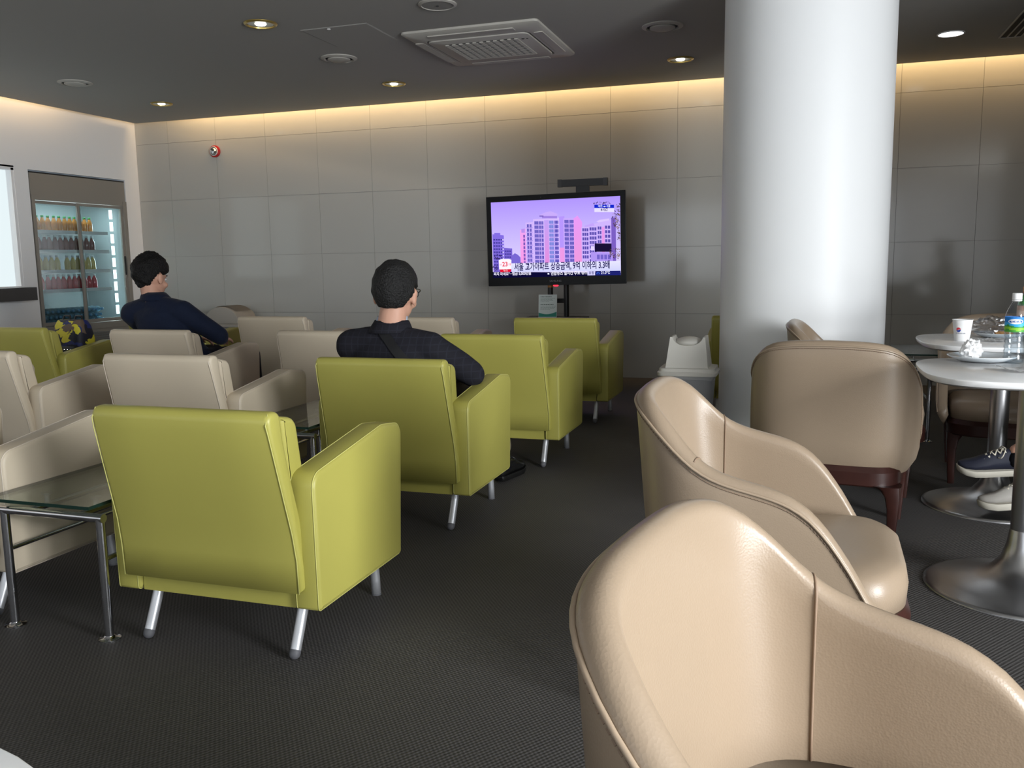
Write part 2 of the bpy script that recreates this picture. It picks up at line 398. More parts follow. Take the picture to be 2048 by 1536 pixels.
# back wall: backing plus polished square tiles
TW = 0.606; TX0 = -5.322; TZ0 = 0.602
bm = B(); box(bm, (XL-0.1, YW+0.012, 0), (XR+0.1, YW+0.2, 3.0)); wb = struct('wall_back', bm, 'grout')
xs = [XL] + [TX0+i*TW for i in range(-2, 16)] + [XR]; zs = [0.0, TZ0, TZ0+TW, TZ0+2*TW, TZ0+3*TW, 3.0]
tiles = {}
for i in range(len(xs)-1):
    for k in range(len(zs)-1):
        wd, hg = xs[i+1]-xs[i], zs[k+1]-zs[k]
        if wd < 0.02: continue
        key = (round(wd, 3), round(hg, 3))
        if key not in tiles:
            bm = B(); g = 0.0011
            box(bm, (g, 0, g), (wd-g, 0.015, hg-g))
            me = bpy.data.meshes.new('tile'); bmesh.ops.recalc_face_normals(bm, faces=bm.faces[:]); bm.to_mesh(me); bm.free(); me.materials.append(M['tile']); tiles[key] = me
        o = bpy.data.objects.new('tile', tiles[key]); o.location = (xs[i], YW-0.002+random.uniform(-0.0006, 0.0006), zs[k]); link(o, wb)
# left wall around the cooler niche and the serving window
FY0, FY1, FZT = 6.617, 7.875, 2.03
WY0, WY1, WZ0, WZ1 = 4.7, 6.46, 0.94, 2.04
bm = B()
t = 0.10
box(bm, (XL-t, YB-0.4, FZT), (XL, YW+0.1, 3.0)); box(bm, (XL-t, FY1, 0), (XL, YW+0.1, FZT)); box(bm, (XL-t, WY1, 0), (XL, FY0, FZT))
box(bm, (XL-t, WY0, 0), (XL, WY1, WZ0)); box(bm, (XL-t, YB-0.4, 0), (XL, WY0, FZT)); box(bm, (XL-t, WY0, WZ1-0.005), (XL, WY1, FZT+0.02))
struct('wall_left', bm, 'paint')
bm = B(); box(bm, (XL-0.09, WY0, WZ0), (XL-0.07, WY1, WZ1)); w1 = struct('window_1', bm, 'frost')
bm = B()
for y in (WY0, 5.55, WY1-0.03): box(bm, (XL-0.068, y, WZ0), (XL-0.004, y+0.03, WZ1))
box(bm, (XL-0.068, WY0, WZ1-0.03), (XL-0.004, WY1, WZ1)); obj('window_frame', bm, 'paint', w1)
o = tag(obj('serving_ledge', rbox((XL+0.001, 4.9, 0.81), (XL+0.17, 6.44, 0.93), 0.008), 'counter'), 'dark ledge fixed under the frosted window in the white wall', 'ledge')
# right wall with windows, rear wall with windows
def window_wall(name, axis, pos, lo, hi, z0, z1, u0, u1, n, first_idx, sgn):
    bm = B()
    def bb(a0, a1, c0, c1, d0=0.0, d1=0.22):
        if axis == 'X': box(bm, (pos+min(sgn*d0, sgn*d1), a0, c0), (pos+max(sgn*d0, sgn*d1), a1, c1))
        else: box(bm, (a0, pos+min(sgn*d0, sgn*d1), c0), (a1, pos+max(sgn*d0, sgn*d1), c1))
    bb(lo, hi, 0, z0); bb(lo, hi, z1, 3.0); bb(lo, u0, z0, z1); bb(u1, hi, z0, z1)
    struct(name, bm, 'paint')
    step = (u1-u0)/n
    for i in range(n):
        bm = B(); a, b = u0+i*step, u0+(i+1)*step; f = 0.035
        bb(a, a+f, z0, z1, 0.06, 0.12); bb(b-f, b, z0, z1, 0.06, 0.12); bb(a+f, b-f, z0, z0+f, 0.06, 0.12); bb(a+f, b-f, z1-f, z1, 0.06, 0.12)
        struct('window_%d' % (first_idx+i), bm, 'steel_matte')
window_wall('wall_right', 'X', XR, YB-0.2, YW+0.1, 0.15, 2.55, -4.0, 2.7, 4, 2, 1)
bm = B(); box(bm, (2.4, 3.4, 0), (2.55, YW+0.1, 3.0)); struct('wall_added_partition', bm, mat('added_partition_panel', (0.22, 0.215, 0.20), 0.5))  # unseen partition, added to keep window light off the back wall's right end
window_wall('wall_rear', 'Y', YB, XL-0.1, XR+0.1, 0.55, 2.35, -6.5, 2.1, 7, 6, -1)
# ceiling board with an open cove along the back and left walls, slab above
CG = 0.14
bm = B(); box(bm, (XL+CG, YB-0.2, ZC), (XR+0.1, YW-CG, ZC+0.03)); struct('ceiling', bm, 'ceiling')
bm = B(); box(bm, (XL-0.2, YB-0.4, 3.0), (XR+0.3, YW+0.2, 3.08)); box(bm, (XL+0.42, YW-0.44, ZC+0.03), (XR, YW-0.42, 3.0)); box(bm, (XL+0.42, YB, ZC+0.03), (XL+0.44, YW-0.44, 3.0)); struct('trim_1', bm, 'paint')
# round column
bm = B(); lathe(bm, [(0.455, 0), (0.455, ZC)], 96, (0.003, 5.35, 0)); co = obj('column', bm, 'column', None, 40)
tag(co, 'thick round white column rising to the ceiling beside the swing-lid bin', 'column')

# ------------------------------------------------------------------ ceiling fittings
def downlight(loc, label, r=0.105, lit=False):
    t_ = thing('downlight', label, 'ceiling light', loc, 0, 'recessed ceiling downlights')
    if lit:
        bm = B(); lathe(bm, [(r*0.80, 0.0), (r*0.80, -0.006), (r*0.90, -0.006), (r*0.90, 0)], 32, cap=False); obj('trim_ring', bm, 'white', t_, True)
        bm = B(); lathe(bm, [(0.0, -0.003), (r*0.80, -0.003), (r*0.80, 0.0), (0.0, 0.0)], 32, cap=False); obj('diffuser', bm, 'lamp_on', t_)
    else:
        bm = B(); lathe(bm, [(r*0.80, 0.0), (r*0.82, -0.010), (r*0.92, -0.012), (r, -0.004), (r, 0.0)], 32, cap=False); obj('trim_ring', bm, 'gold', t_, True)
        bm = B(); prof = [(r*0.80, -0.004), (r*0.70, -0.0035), (r*0.5, -0.003), (r*0.30, -0.0025)]
        lathe(bm, prof, 12, cap=False); obj('reflector', bm, 'reflector', t_)
        bm = B(); lathe(bm, [(r*0.36, -0.002), (r*0.30, -0.010), (r*0.14, -0.014), (0.0, -0.015)], 16, cap=False); obj('lamp', bm, 'bulb', t_, True)
    return t_
downlight((-3.318, 5.058, ZC), 'gold-rimmed recessed downlight nearest the camera, left of the ceiling access hatch')
downlight((-3.363, 7.093, ZC), 'gold-rimmed recessed downlight by the back cove, left of the cassette air conditioner', 0.10)
downlight((-5.777, 7.094, ZC), 'gold-rimmed recessed downlight in the far left corner of the ceiling', 0.10)
downlight((-0.932, 7.097, ZC), 'gold-rimmed recessed downlight just left of the white column', 0.10)
downlight((0.945, 7.027, ZC), 'brightly lit plain white downlight to the right of the column', 0.10, True)
def diffuser(loc, label, r=0.135, flatd=False):
    t_ = thing('ceiling_diffuser', label, 'air diffuser', loc, 0, 'round ceiling air diffusers')
    bm = B(); lathe(bm, [(r, 0.0), (r, -0.006), (r*0.80, -0.014), (r*0.76, -0.002)], 36, cap=False); obj('rim', bm, 'ceil_part', t_, True)
    bm = B(); lathe(bm, [(0, -0.001), (r*0.77, -0.001)], 36, cap=False); obj('throat', bm, 'dark_gap', t_)
    q = 0.70 if flatd else 0.62
    bm = B(); lathe(bm, [(0.0, -0.006), (r*q, -0.006), (r*q, -0.016), (r*(q-0.1), -0.021), (0, -0.022)], 36, cap=False); obj('disc', bm, 'ceil_part', t_, True)
    return t_
diffuser((-5.768, 6.04, ZC), 'round ceiling air diffuser in the left part of the ceiling, above the cooler')
diffuser((-3.329, 6.083, ZC), 'round ceiling air diffuser between two gold downlights, left of the air conditioner')
diffuser((-0.918, 6.076, ZC), 'round ceiling air diffuser between the air conditioner and the column')
t_ = thing('ceiling_speaker', 'flat round ceiling speaker cut by the top edge, above the air conditioner', 'speaker', (-2.105, 5.076, ZC))
bm = B(); lathe(bm, [(0.115, 0), (0.115, -0.006), (0.098, -0.012), (0.095, -0.006)], 36, cap=False); obj('rim', bm, 'ceil_part', t_, True)
bm = B(); lathe(bm, [(0, -0.010), (0.096, -0.008)], 36, cap=False); obj('grille', bm, mat('speaker_mesh', (0.30, 0.29, 0.27), 0.8), t_, True)
bm = B(); lathe(bm, [(0, -0.016), (0.006, -0.016), (0.007, -0.010)], 12, cap=False); obj('badge', bm, 'dark_gap', t_)
# cassette air conditioner
t_ = thing('air_conditioner', 'square ceiling cassette air conditioner with slatted intake grille', 'air conditioner', (-2.117, 6.09, ZC))
def sq(h, r): return round_poly([(-h[0], -h[1]), (h[0], -h[1]), (h[0], h[1]), (-h[0], h[1])], r, 4)
bm = B(); hx, hy = 0.478, 0.505
rs = []
for (sx_, sy_, z, r) in ((hx, hy, 0.0, 0.03), (hx, hy, -0.014, 0.03), (hx-0.02, hy-0.02, -0.026, 0.03), (0.372, 0.350, -0.034, 0.05), (0.366, 0.344, -0.022, 0.05)):
    rs.append([(p.x, p.y, z) for p in sq((sx_, sy_), r)])
rings(bm, rs, True, False, False); obj('frame', bm, 'ceil_part', t_, 25)
bm = B(); box(bm, (-0.40, -0.40, -0.020), (0.40, 0.40, -0.005)); obj('dark_recess', bm, 'dark_gap', t_)
bm = B(); pillow(bm, sq((0.358, 0.336), 0.05), -0.040, -0.018, 0.004, lambda u, v, w_: (u, v, w_), 2); pn = obj('intake_panel', bm, 'ceil_part', t_, 25)
bm = B(); box(bm, (-0.262, -0.232, -0.0412), (0.262, 0.232, -0.0398)); obj('intake_backing', bm, mat('intake_shadow', (0.10, 0.097, 0.09), 0.8), pn)
sl = None
for i in range(11):
    x = -0.25+0.05*i
    if sl is None:
        bm = B(); box(bm, (-0.012, -0.232, -0.046), (0.012, 0.232, -0.0412)); sl = obj('slat', bm, 'ceil_part', pn); me_sl = sl.data
    else: sl = bpy.data.objects.new('slat', me_sl); link(sl, pn)
    sl.location.x = x
me_c = None
for i in range(15):
    if me_c is None:
        bm = B(); box(bm, (-0.262, -0.004, -0.0475), (0.262, 0.004, -0.046)); c = obj('cross_bar', bm, 'ceil_part', pn); me_c = c.data
    else: c = bpy.data.objects.new('cross_bar', me_c); link(c, pn)
    c.location.y = -0.224+i*0.032
for s_ in (-1, 1):
    bm = B(); box(bm, (s_*0.425-0.030, -0.30, -0.0345), (s_*0.425+0.030, 0.30, -0.028)); bevel_all(bm, 0.002, 1); obj('louvre', bm, 'ceil_part', t_)
    bm = B(); box(bm, (-0.30, s_*0.425-0.030, -0.0345), (0.30, s_*0.425+0.030, -0.028)); bevel_all(bm, 0.002, 1); obj('louvre', bm, 'ceil_part', t_)
bm = B(); ellipsoid(bm, (0.29, -0.20, -0.040), (0.012, 0.012, 0.004), 12); ellipsoid(bm, (0.32, -0.20, -0.040), (0.008, 0.008, 0.003), 12); obj('sensor', bm, 'dark_gap', pn, True)
# access hatch
t_ = thing('access_hatch', 'square flush access hatch in the ceiling left of the air conditioner', 'hatch', (-2.93, 5.53, ZC))
bm = B(); box(bm, (-0.235, -0.232, -0.0025), (0.235, 0.232, 0)); obj('panel', bm, 'ceiling', t_)
bm = B()
for a, b in (((-0.243, -0.240), (0.243, -0.236)), ((-0.243, 0.236), (0.243, 0.240)), ((-0.243, -0.236), (-0.239, 0.236)), ((0.239, -0.236), (0.243, 0.236))): box(bm, (*a, -0.0015), (*b, 0))
obj('frame', bm, 'ceiling', t_)
bm = B(); lathe(bm, [(0.012, 0), (0.012, -0.007), (0, -0.007)], 12, (-0.05, -0.205, 0), cap=False); obj('latch', bm, 'white', t_)
# slot diffuser top right
t_ = thing('slot_diffuser', 'long dark linear slot diffuser in the upper right ceiling corner', 'air diffuser', (1.36, 6.30, ZC))
bm = B()
for x in (-0.07, -0.022, 0.026, 0.068): box(bm, (x, -1.0, -0.008), (x+0.008, 1.0, 0))
box(bm, (-0.07, 0.985, -0.008), (0.076, 1.0, 0)); obj('frame', bm, 'ceil_part', t_)
bm = B(); box(bm, (-0.065, -0.99, -0.003), (0.07, 0.99, 0)); obj('slot', bm, 'dark_gap', t_)

# ------------------------------------------------------------------ fire alarm on the back wall
t_ = thing('fire_alarm', 'red round fire alarm with chrome strobe dome high on the tiled wall', 'fire alarm', (-5.938, YW-0.002, 2.302))
bm = B(); lathe(bm, [(0.062, 0), (0.062, -0.018), (0.050, -0.026), (0.0, -0.026)], 28, axis='Y', cap=False); obj('base', bm, 'red', t_, True)
bm = B(); lathe(bm, [(0.042, -0.024), (0.040, -0.034), (0.028, -0.056), (0.0, -0.064)], 24, axis='Y', cap=False); obj('dome', bm, 'chrome', t_, True)
bm = B(); lathe(bm, [(0.047, -0.026), (0.049, -0.031), (0.047, -0.036), (0.043, -0.036), (0.043, -0.026)], 24, axis='Y', cap=False); obj('collar', bm, 'white', t_, True)

# ------------------------------------------------------------------ drinks cooler in the left wall
fr = thing('drinks_cooler', 'steel-framed drinks cooler with two sliding glass doors set in the white wall', 'cooler', (XL, 7.246, 0))
Y0, Y1 = FY0-7.246+0.012, FY1-7.246-0.012
bm = B(); D = -0.62
box(bm, (D, Y0, 0.40), (D+0.03, Y1, 1.80)); box(bm, (D, Y0, 0.36), (-0.05, Y0+0.02, 1.80)); box(bm, (D, Y1-0.02, 0.36), (-0.05, Y1, 1.80)); box(bm, (D, Y0, 0.50), (-0.06, Y1, 0.53)); box(bm, (D, Y0, 1.76), (-0.05, Y1, 1.80))
obj('cabinet', bm, mat('cooler_lining', (0.36, 0.40, 0.40), 0.5), fr)
obj('header_panel', rbox((-0.06, Y0, 1.80), (-0.004, Y1, 2.005), 0.004), 'steel_matte', fr)
bm = B(); box(bm, (-0.06, Y0, 2.006), (-0.002, Y1, 2.018)); obj('header_gap', bm, 'dark_gap', fr)
bm = B()
box(bm, (-0.055, Y0, 0.47), (0.006, Y0+0.035, 1.80)); box(bm, (-0.055, Y1-0.05, 0.47), (0.012, Y1, 1.80)); box(bm, (-0.055, Y0+0.035, 1.755), (0.004, Y1-0.05, 1.80)); box(bm, (-0.055, Y0+0.035, 0.47), (0.004, Y1-0.05, 0.535)); bevel_all(bm, 0.003, 1); obj('frame', bm, 'steel_matte', fr)
bs = obj('base_panel', rbox((-0.055, Y0, 0.02), (0.0, Y1, 0.468), 0.004), 'steel_matte', fr)
mev = None
for k in range(7):
    if mev is None:
        bm = B(); box(bm, (0.0, -0.42, -0.006), (0.008, 0.42, 0.006)); v = obj('vent_slat', bm, 'steel', bs); mev = v.data
    else: v = bpy.data.objects.new('vent_slat', mev); link(v, bs)
    v.location = (0, 0, 0.30+0.022*k)
for (a, b, xo, hs) in ((Y0+0.035, 0.0, -0.045, 1), (-0.06, Y1-0.05, -0.025, -1)):
    bm = B(); g = 0.028
    box(bm, (xo, a, 0.54), (xo+0.018, a+g, 1.75)); box(bm, (xo, b-g, 0.54), (xo+0.018, b, 1.75)); box(bm, (xo, a+g, 1.722), (xo+0.018, b-g, 1.75)); box(bm, (xo, a+g, 0.54), (xo+0.018, b-g, 0.575))
    d = obj('door', bm, 'steel_matte', fr)
    bm = B(); box(bm, (xo+0.007, a+g, 0.575), (xo+0.011, b-g, 1.722)); obj('pane', bm, 'door_glass', d)
    hb = a+0.014 if hs < 0 else a+0.014
    bm = B(); hy_ = (b-0.014) if hs < 0 else (a+0.014); box(bm, (xo+0.018, hy_-0.006, 1.02), (xo+0.026, hy_+0.006, 1.22)); obj('handle', bm, 'black', d)
SH = [1.472, 1.280, 1.080, 0.888]
for z in SH:
    bm = B(); box(bm, (D+0.04, Y0+0.025, z-0.018), (-0.13, Y1-0.16, z-0.006)); box(bm, (-0.13, Y0+0.025, z-0.028), (-0.122, Y1-0.16, z+0.006)); obj('shelf', bm, 'white', fr)
bm = B()
for k in range(9):
    z0 = 0.60+k*0.127
    box(bm, (-0.13, Y1-0.115, z0), (-0.115, Y1-0.085, z0+0.095))
obj('led_strip', bm, 'led', fr)
bm = B(); box(bm, (-0.135, Y0+0.05, 1.74), (-0.115, Y1-0.2, 1.752)); obj('led_strip', bm, 'led', fr)
lp = area('cooler_lamp', (XL-0.16, 7.246, 1.735), (-0.25, 0, -1), 0.05, 0.9, 2.6, (0.80, 0.97, 1.0)); lp.rotation_euler = (Vector((-0.25, 0, -1)).to_track_quat('-Z', 'X')).to_euler()
lp.parent = fr; lp.location = (-0.16, 0, 1.735); lp['label'] = 'lamp tube inside the cooler'
area_l = area('cooler_side_lamp', (0, 0, 0), (-0.35, -1, 0), 1.0, 0.03, 2.8, (0.80, 0.97, 1.0)); area_l.parent = fr; area_l.location = (-0.15, Y1-0.13, 1.1)
area_l.rotation_euler = Vector((-0.25, -1, 0)).to_track_quat('-Z', 'X').to_euler()
def bottle_mesh(kind, liquid, cap):
    bm = B()
    if kind == 'juice': prof = [(0.026, 0), (0.028, 0.004), (0.028, 0.085), (0.025, 0.10), (0.013, 0.128), (0.012, 0.138)]; capz = (0.138, 0.155)
    else: prof = [(0.028, 0), (0.030, 0.005), (0.030, 0.05), (0.028, 0.054), (0.030, 0.06), (0.030, 0.11), (0.024, 0.135), (0.012, 0.155), (0.012, 0.162)]; capz = (0.162, 0.178)
    lathe(bm, prof, 12, mi=0); lathe(bm, [(0.0145, capz[0]-0.002), (0.0145, capz[1]), (0.012, capz[1]+0.001)], 12, mi=1)
    me = bpy.data.meshes.new(kind+'_bottle'); bmesh.ops.recalc_face_normals(bm, faces=bm.faces[:]); bm.to_mesh(me); bm.free()
    me.materials.append(liquid); me.materials.append(cap)
    for f in me.polygons: f.use_smooth = True
    return me
def liq(n, c): return mat(n, c, 0.08, spec=0.6)
cap_g = mat('green_cap', (0.03, 0.25, 0.06), 0.4); cap_w = mat('clear_cap', (0.55, 0.58, 0.58), 0.4)
ORD = ['first', 'second', 'third', 'fourth', 'fifth', 'sixth', 'seventh', 'eighth', 'ninth', 'tenth', 'eleventh', 'twelfth', 'thirteenth', 'fourteenth']
rows = [('juice', liq('orange_drink', (0.50, 0.19, 0.03)), cap_g, 0, 'green-capped orange drink bottle', 'top', 'green-capped drinks on the top cooler shelf'),
        ('juice', liq('cola_drink', (0.16, 0.035, 0.03)), cap_w, 1, 'dark red drink bottle', 'second', 'dark red drinks on the second cooler shelf'),
        ('juice', liq('yellow_drink', (0.55, 0.42, 0.12)), cap_w, 2, 'pale yellow drink bottle', 'third', 'yellow drinks on the third cooler shelf'),
        ('juice', liq('red_drink', (0.50, 0.02, 0.035)), cap_w, 3, 'bright red drink bottle', 'lowest', 'red drinks on the lowest cooler shelf')]
for kind, lq, cp, si, lab, shn, grp in rows:
    me = bottle_mesh(kind, lq, cp); i = 0
    for k in range(13):
        if si == 2 and k == 6: continue
        o = bpy.data.objects.new('drink_bottle', me); link(o); tag(o, '%s, %s from the left on the %s cooler shelf' % (lab, ORD[i], shn), 'bottle', grp); i += 1
        o.location = (XL-0.165+random.uniform(-0.006, 0.004), FY0+0.075+k*0.068+random.uniform(-0.003, 0.003), SH[si]-0.0055); o.rotation_euler.z = random.uniform(0, 6)
me = bottle_mesh('water', mat('chilled_water_bottle', (0.16, 0.33, 0.42), 0.06, spec=0.8), mat('blue_cap', (0.10, 0.30, 0.50), 0.4))
for lay in range(3):
    for k in range(14 - (lay % 2)):
        o = bpy.data.objects.new('water_bottle', me); link(o); tag(o, 'small water bottle lying %s from the left in the %s layer at the cooler bottom' % (ORD[k], ('lowest', 'middle', 'topmost')[lay]), 'bottle', 'water bottles stacked at the bottom of the cooler')
        o.location = (XL-0.30+random.uniform(-0.01, 0.01), FY0+0.075+(k+0.5*(lay % 2))*0.0655, 0.5605+lay*0.054); o.rotation_euler = (0, PI/2, 0)

# ------------------------------------------------------------------ armchairs
def make_armchair(leather, seam):
    t = bpy.data.objects.new('armchair', None); link(t)
    # outer back: curved slab, wider at the top
    rear = [(-0.306, 0.205), (-0.310, 0.30), (-0.322, 0.38), (-0.347, 0.48), (-0.372, 0.58), (-0.392, 0.66), (-0.398, 0.695)]
    front = [(-0.338, 0.695), (-0.330, 0.64), (-0.312, 0.55), (-0.285, 0.44), (-0.262, 0.33), (-0.258, 0.205)]
    poly = rear[:-1] + [Vector(p) for p in round_poly([rear[-2], (-0.402, 0.722), (-0.338, 0.722), front[1]], [0, 0.030, 0.024, 0], 6)[1:-1]] + front[1:]
    poly = [Vector(p) for p in poly]
    def hw(z): return 0.299 - 0.013*min(1, max(0, (z-0.30)/0.38))
    bm = B(); pillow(bm, poly, -1, 1, 0.055, lambda u, v, w_: (w_*hw(v), u, v), 3, mid=3, rin=0.014)
    bk = obj('backrest', bm, leather, t, 'all')
    # stitched seams on the side faces of the back
    for s in (-1, 1):
        pts = [(s*(hw(z)-0.006), y-0.0005, z) for y, z in rear]; pts[-1] = (s*(hw(0.7)-0.008), -0.399, 0.690); pts.append((s*(hw(0.7)-0.010), -0.385, 0.7185))
        bm = B(); tube(bm, pts, 0.0015, 6); obj('seam', bm, seam, bk, 'all')
    # inner back cushion
    cpoly = [Vector(p) for p in round_poly([(-0.335, 0.705), (-0.262, 0.690), (-0.165, 0.37), (-0.262, 0.37)], [0.012, 0.04, 0.02, 0.01], 5)]
    bm = B(); pillow(bm, cpoly, -1, 1, 0.06, lambda u, v, w_: (w_*(0.259+0.024*min(1, max(0, (v-0.52)/0.10))), u, v), 3, mid=2, rin=0.016); obj('back_cushion', bm, leather, t, 'all')
    # seat cushion and base
    sp = [Vector(p) for p in round_poly([(-0.235, 0.27), (0.262, 0.27), (0.272, 0.405), (-0.20, 0.39)], [0.01, 0.02, 0.045, 0.01], 5)]
    bm = B(); pillow(bm, sp, -0.257, 0.257, 0.03, lambda u, v, w_: (w_, u, v), 3); obj('seat', bm, leather, t, 'all')
    bm = B(); box(bm, (-0.259, -0.272, 0.150), (0.259, 0.245, 0.275)); bevel_all(bm, 0.008, 2); obj('base', bm, leather, t, 35)
    ap = round_poly([(-0.284, 0.150), (0.236, 0.150), (0.268, 0.585), (0.13, 0.602), (-0.290, 0.538)], [0.012, 0.012, 0.045, 0.10, 0.045], 6)
    ap = [Vector(p) for p in ap]
    for s in (-1, 1):
        bm = B(); pillow(bm, ap, 0.262, 0.345, 0.014, lambda u, v, w_: (s*w_, u, v), 3); a = obj('arm', bm, leather, t, 'all')
        for wv in (0.3375, 0.2695):
            ring = [(s*wv, p.x, p.y) for p in inset(ap, 0.0012)]
            k0 = min(range(len(ring)), key=lambda i: (ring[i][2], -ring[i][1])); ring = ring[k0:]+ring[:k0]
            bm = B(); tube(bm, ring+[ring[0]], 0.0015, 5, cap=False); obj('seam', bm, seam, a, 'all')
    for sx in (-1, 1):
        bm = B(); tube(bm, [(sx*0.25, -0.215, 0.165), (sx*0.25, -0.225, 0.125), (sx*0.25, -0.243, 0.085), (sx*0.25, -0.262, 0.045), (sx*0.25, -0.276, 0.016)], 0.0155, 14, round_end=True); l = obj('leg', bm, 'silver', t, 'all')
        bm = B(); tube(bm, [(sx*0.25, -0.2735, 0.022), (sx*0.25, -0.277, 0.0155)], 0.0162, 14, round_end=True); obj('foot_cap', bm, 'rubber', l, 'all')
        bm = B(); tube(bm, [(sx*0.25, 0.205, 0.165), (sx*0.25, 0.215, 0.11), (sx*0.25, 0.222, 0.055), (sx*0.25, 0.225, 0.004)], 0.0155, 14); l = obj('leg', bm, 'silver', t, 'all')
        bm = B(); lathe(bm, [(0.0165, 0), (0.0165, 0.005)], 14, (sx*0.25, 0.2255, 0)); obj('foot_cap', bm, 'rubber', l)
    return t
ag, ab = make_armchair('green', 'green_seam'), make_armchair('beige', 'beige_seam')
used = set()
def armchair(kind, x, y, label, group, rz=0.0):
    src = ag if kind == 'g' else ab
    if kind in used: o = copy_tree(src)
    else: o = src; used.add(kind)
    o.location = (x, y, 0); o.rotation_euler.z = rz; tag(o, label, 'armchair', group)
    return o
GG, BG = 'lime green leather armchairs', 'beige leather armchairs'
armchair('g', -1.574, 2.30, 'empty lime green leather armchair nearest the camera', GG)
armchair('g', -1.600, 3.53, 'lime green leather armchair with the man in the dark checked jacket', GG)
armchair('g', -1.540, 4.70, 'empty lime green leather armchair directly ahead of the man in the dark jacket', GG)
armchair('g', -1.555, 6.02, 'green leather armchair directly in front of the television stand', GG)
armchair('g', -4.92, 4.80, 'green leather armchair at the far left holding the camouflage bag', GG)
armchair('g', -4.70, 5.95, 'empty green leather armchair just beyond the man in the navy shirt', GG)
armchair('g', -0.27, 6.32, 'green leather armchair almost hidden behind the white column', GG)
armchair('b', -2.665, 2.30, 'beige leather armchair at the left edge, left of the nearest glass table', BG)
armchair('b', -2.655, 3.50, 'beige leather armchair left of the glass table beside the man in the dark jacket', BG)
armchair('b', -2.61, 4.80, 'beige leather armchair partly hidden by the left shoulder of the man in the dark jacket', BG)
armchair('b', -2.56, 6.00, 'beige leather armchair mostly hidden behind the head of the man with glasses', BG)
armchair('b', -3.77, 3.50, 'beige leather armchair at the left edge, just nearer than the green one with the bag', BG)
armchair('b', -3.77, 4.75, 'beige leather armchair in which the man in the navy shirt sits', BG)
armchair('b', -3.73, 6.00, 'beige leather armchair in front of the round-topped taupe bin', BG)

# ------------------------------------------------------------------ chrome and glass side tables
def make_glass_table():
    t = bpy.data.objects.new('glass_side_table', None); link(t)
    hx, L, zt, r = 0.182, 0.60, 0.372, 0.0135
    def end(y, flip):
        bm = B(); tube(bm, [(-hx-r, y, zt), (hx+r, y, zt)], r, 12); obj('end_bar', bm, 'chrome', t, True)
        for s in (-1, 1):
            bm = B(); tube(bm, [(s*hx, y, zt+0.002), (s*hx, y, 0.004)], r, 14); l = obj('leg', bm, 'chrome', t, True)
            bm = B(); lathe(bm, [(0.032, 0.0), (0.032, 0.003), (0.018, 0.007), (0.0145, 0.012)], 18, (s*hx, y, 0)); obj('foot_plate', bm, 'chrome', l, True)
    end(0.0, 0); end(L, 1)
    for s in (-1, 1):
        bm = B(); tube(bm, [(s*hx*0.52, 0.0, zt), (s*hx*0.52, L, zt)], 0.0105, 12); b = obj('top_rail', bm, 'chrome', t, True)
        bm = B(); tube(bm, [(s*hx, 0.0, 0.245), (s*hx, L, 0.245)], 0.0075, 10); obj('side_rail', bm, 'chrome', t, True)
        for y in (0.08, L-0.08):
            bm = B(); lathe(bm, [(0.009, zt), (0.009, zt+0.030), (0.016, zt+0.034), (0.016, zt+0.0395)], 14, (s*hx*0.52, y, 0)); obj('support_pad', bm, 'steel', t, True)
    bm = B(); x0, x1, y0, y1, z0, z1 = -0.197, 0.197, -0.055, L+0.055, zt+0.040, zt+0.050
    v = box(bm, (x0, y0, z0), (x1, y1, z1), 0)
    for f in bm.faces:
        if abs(f.normal.z) < 0.5 if f.normal.length else False: f.material_index = 1
    bm.normal_update()
    for f in bm.faces:
        if abs(f.normal.z) < 0.5: f.material_index = 1
    obj('glass_top', bm, ['glass_top', 'glass_edge'], t)
    return t
gt = make_glass_table(); TG = 'chrome-framed glass side tables'
gt.location = (-2.117, 1.985, 0); tag(gt, 'chrome-framed glass side table nearest the camera, at the left edge', 'side table', TG)
for x, y, lab in ((-2.128, 3.225, 'chrome-framed glass side table between the beige chair and the seated man in the jacket'),
                  (0.92, 5.62, 'low glass side table right of the column, nearer one, behind the white cafe tables'),
                  (0.86, 6.62, 'low glass side table right of the column, farther one near the back wall')):
    o = copy_tree(gt); o.location = (x, y, 0); tag(o, lab, 'side table', TG)
    if x < 0: o.scale.x = 0.90

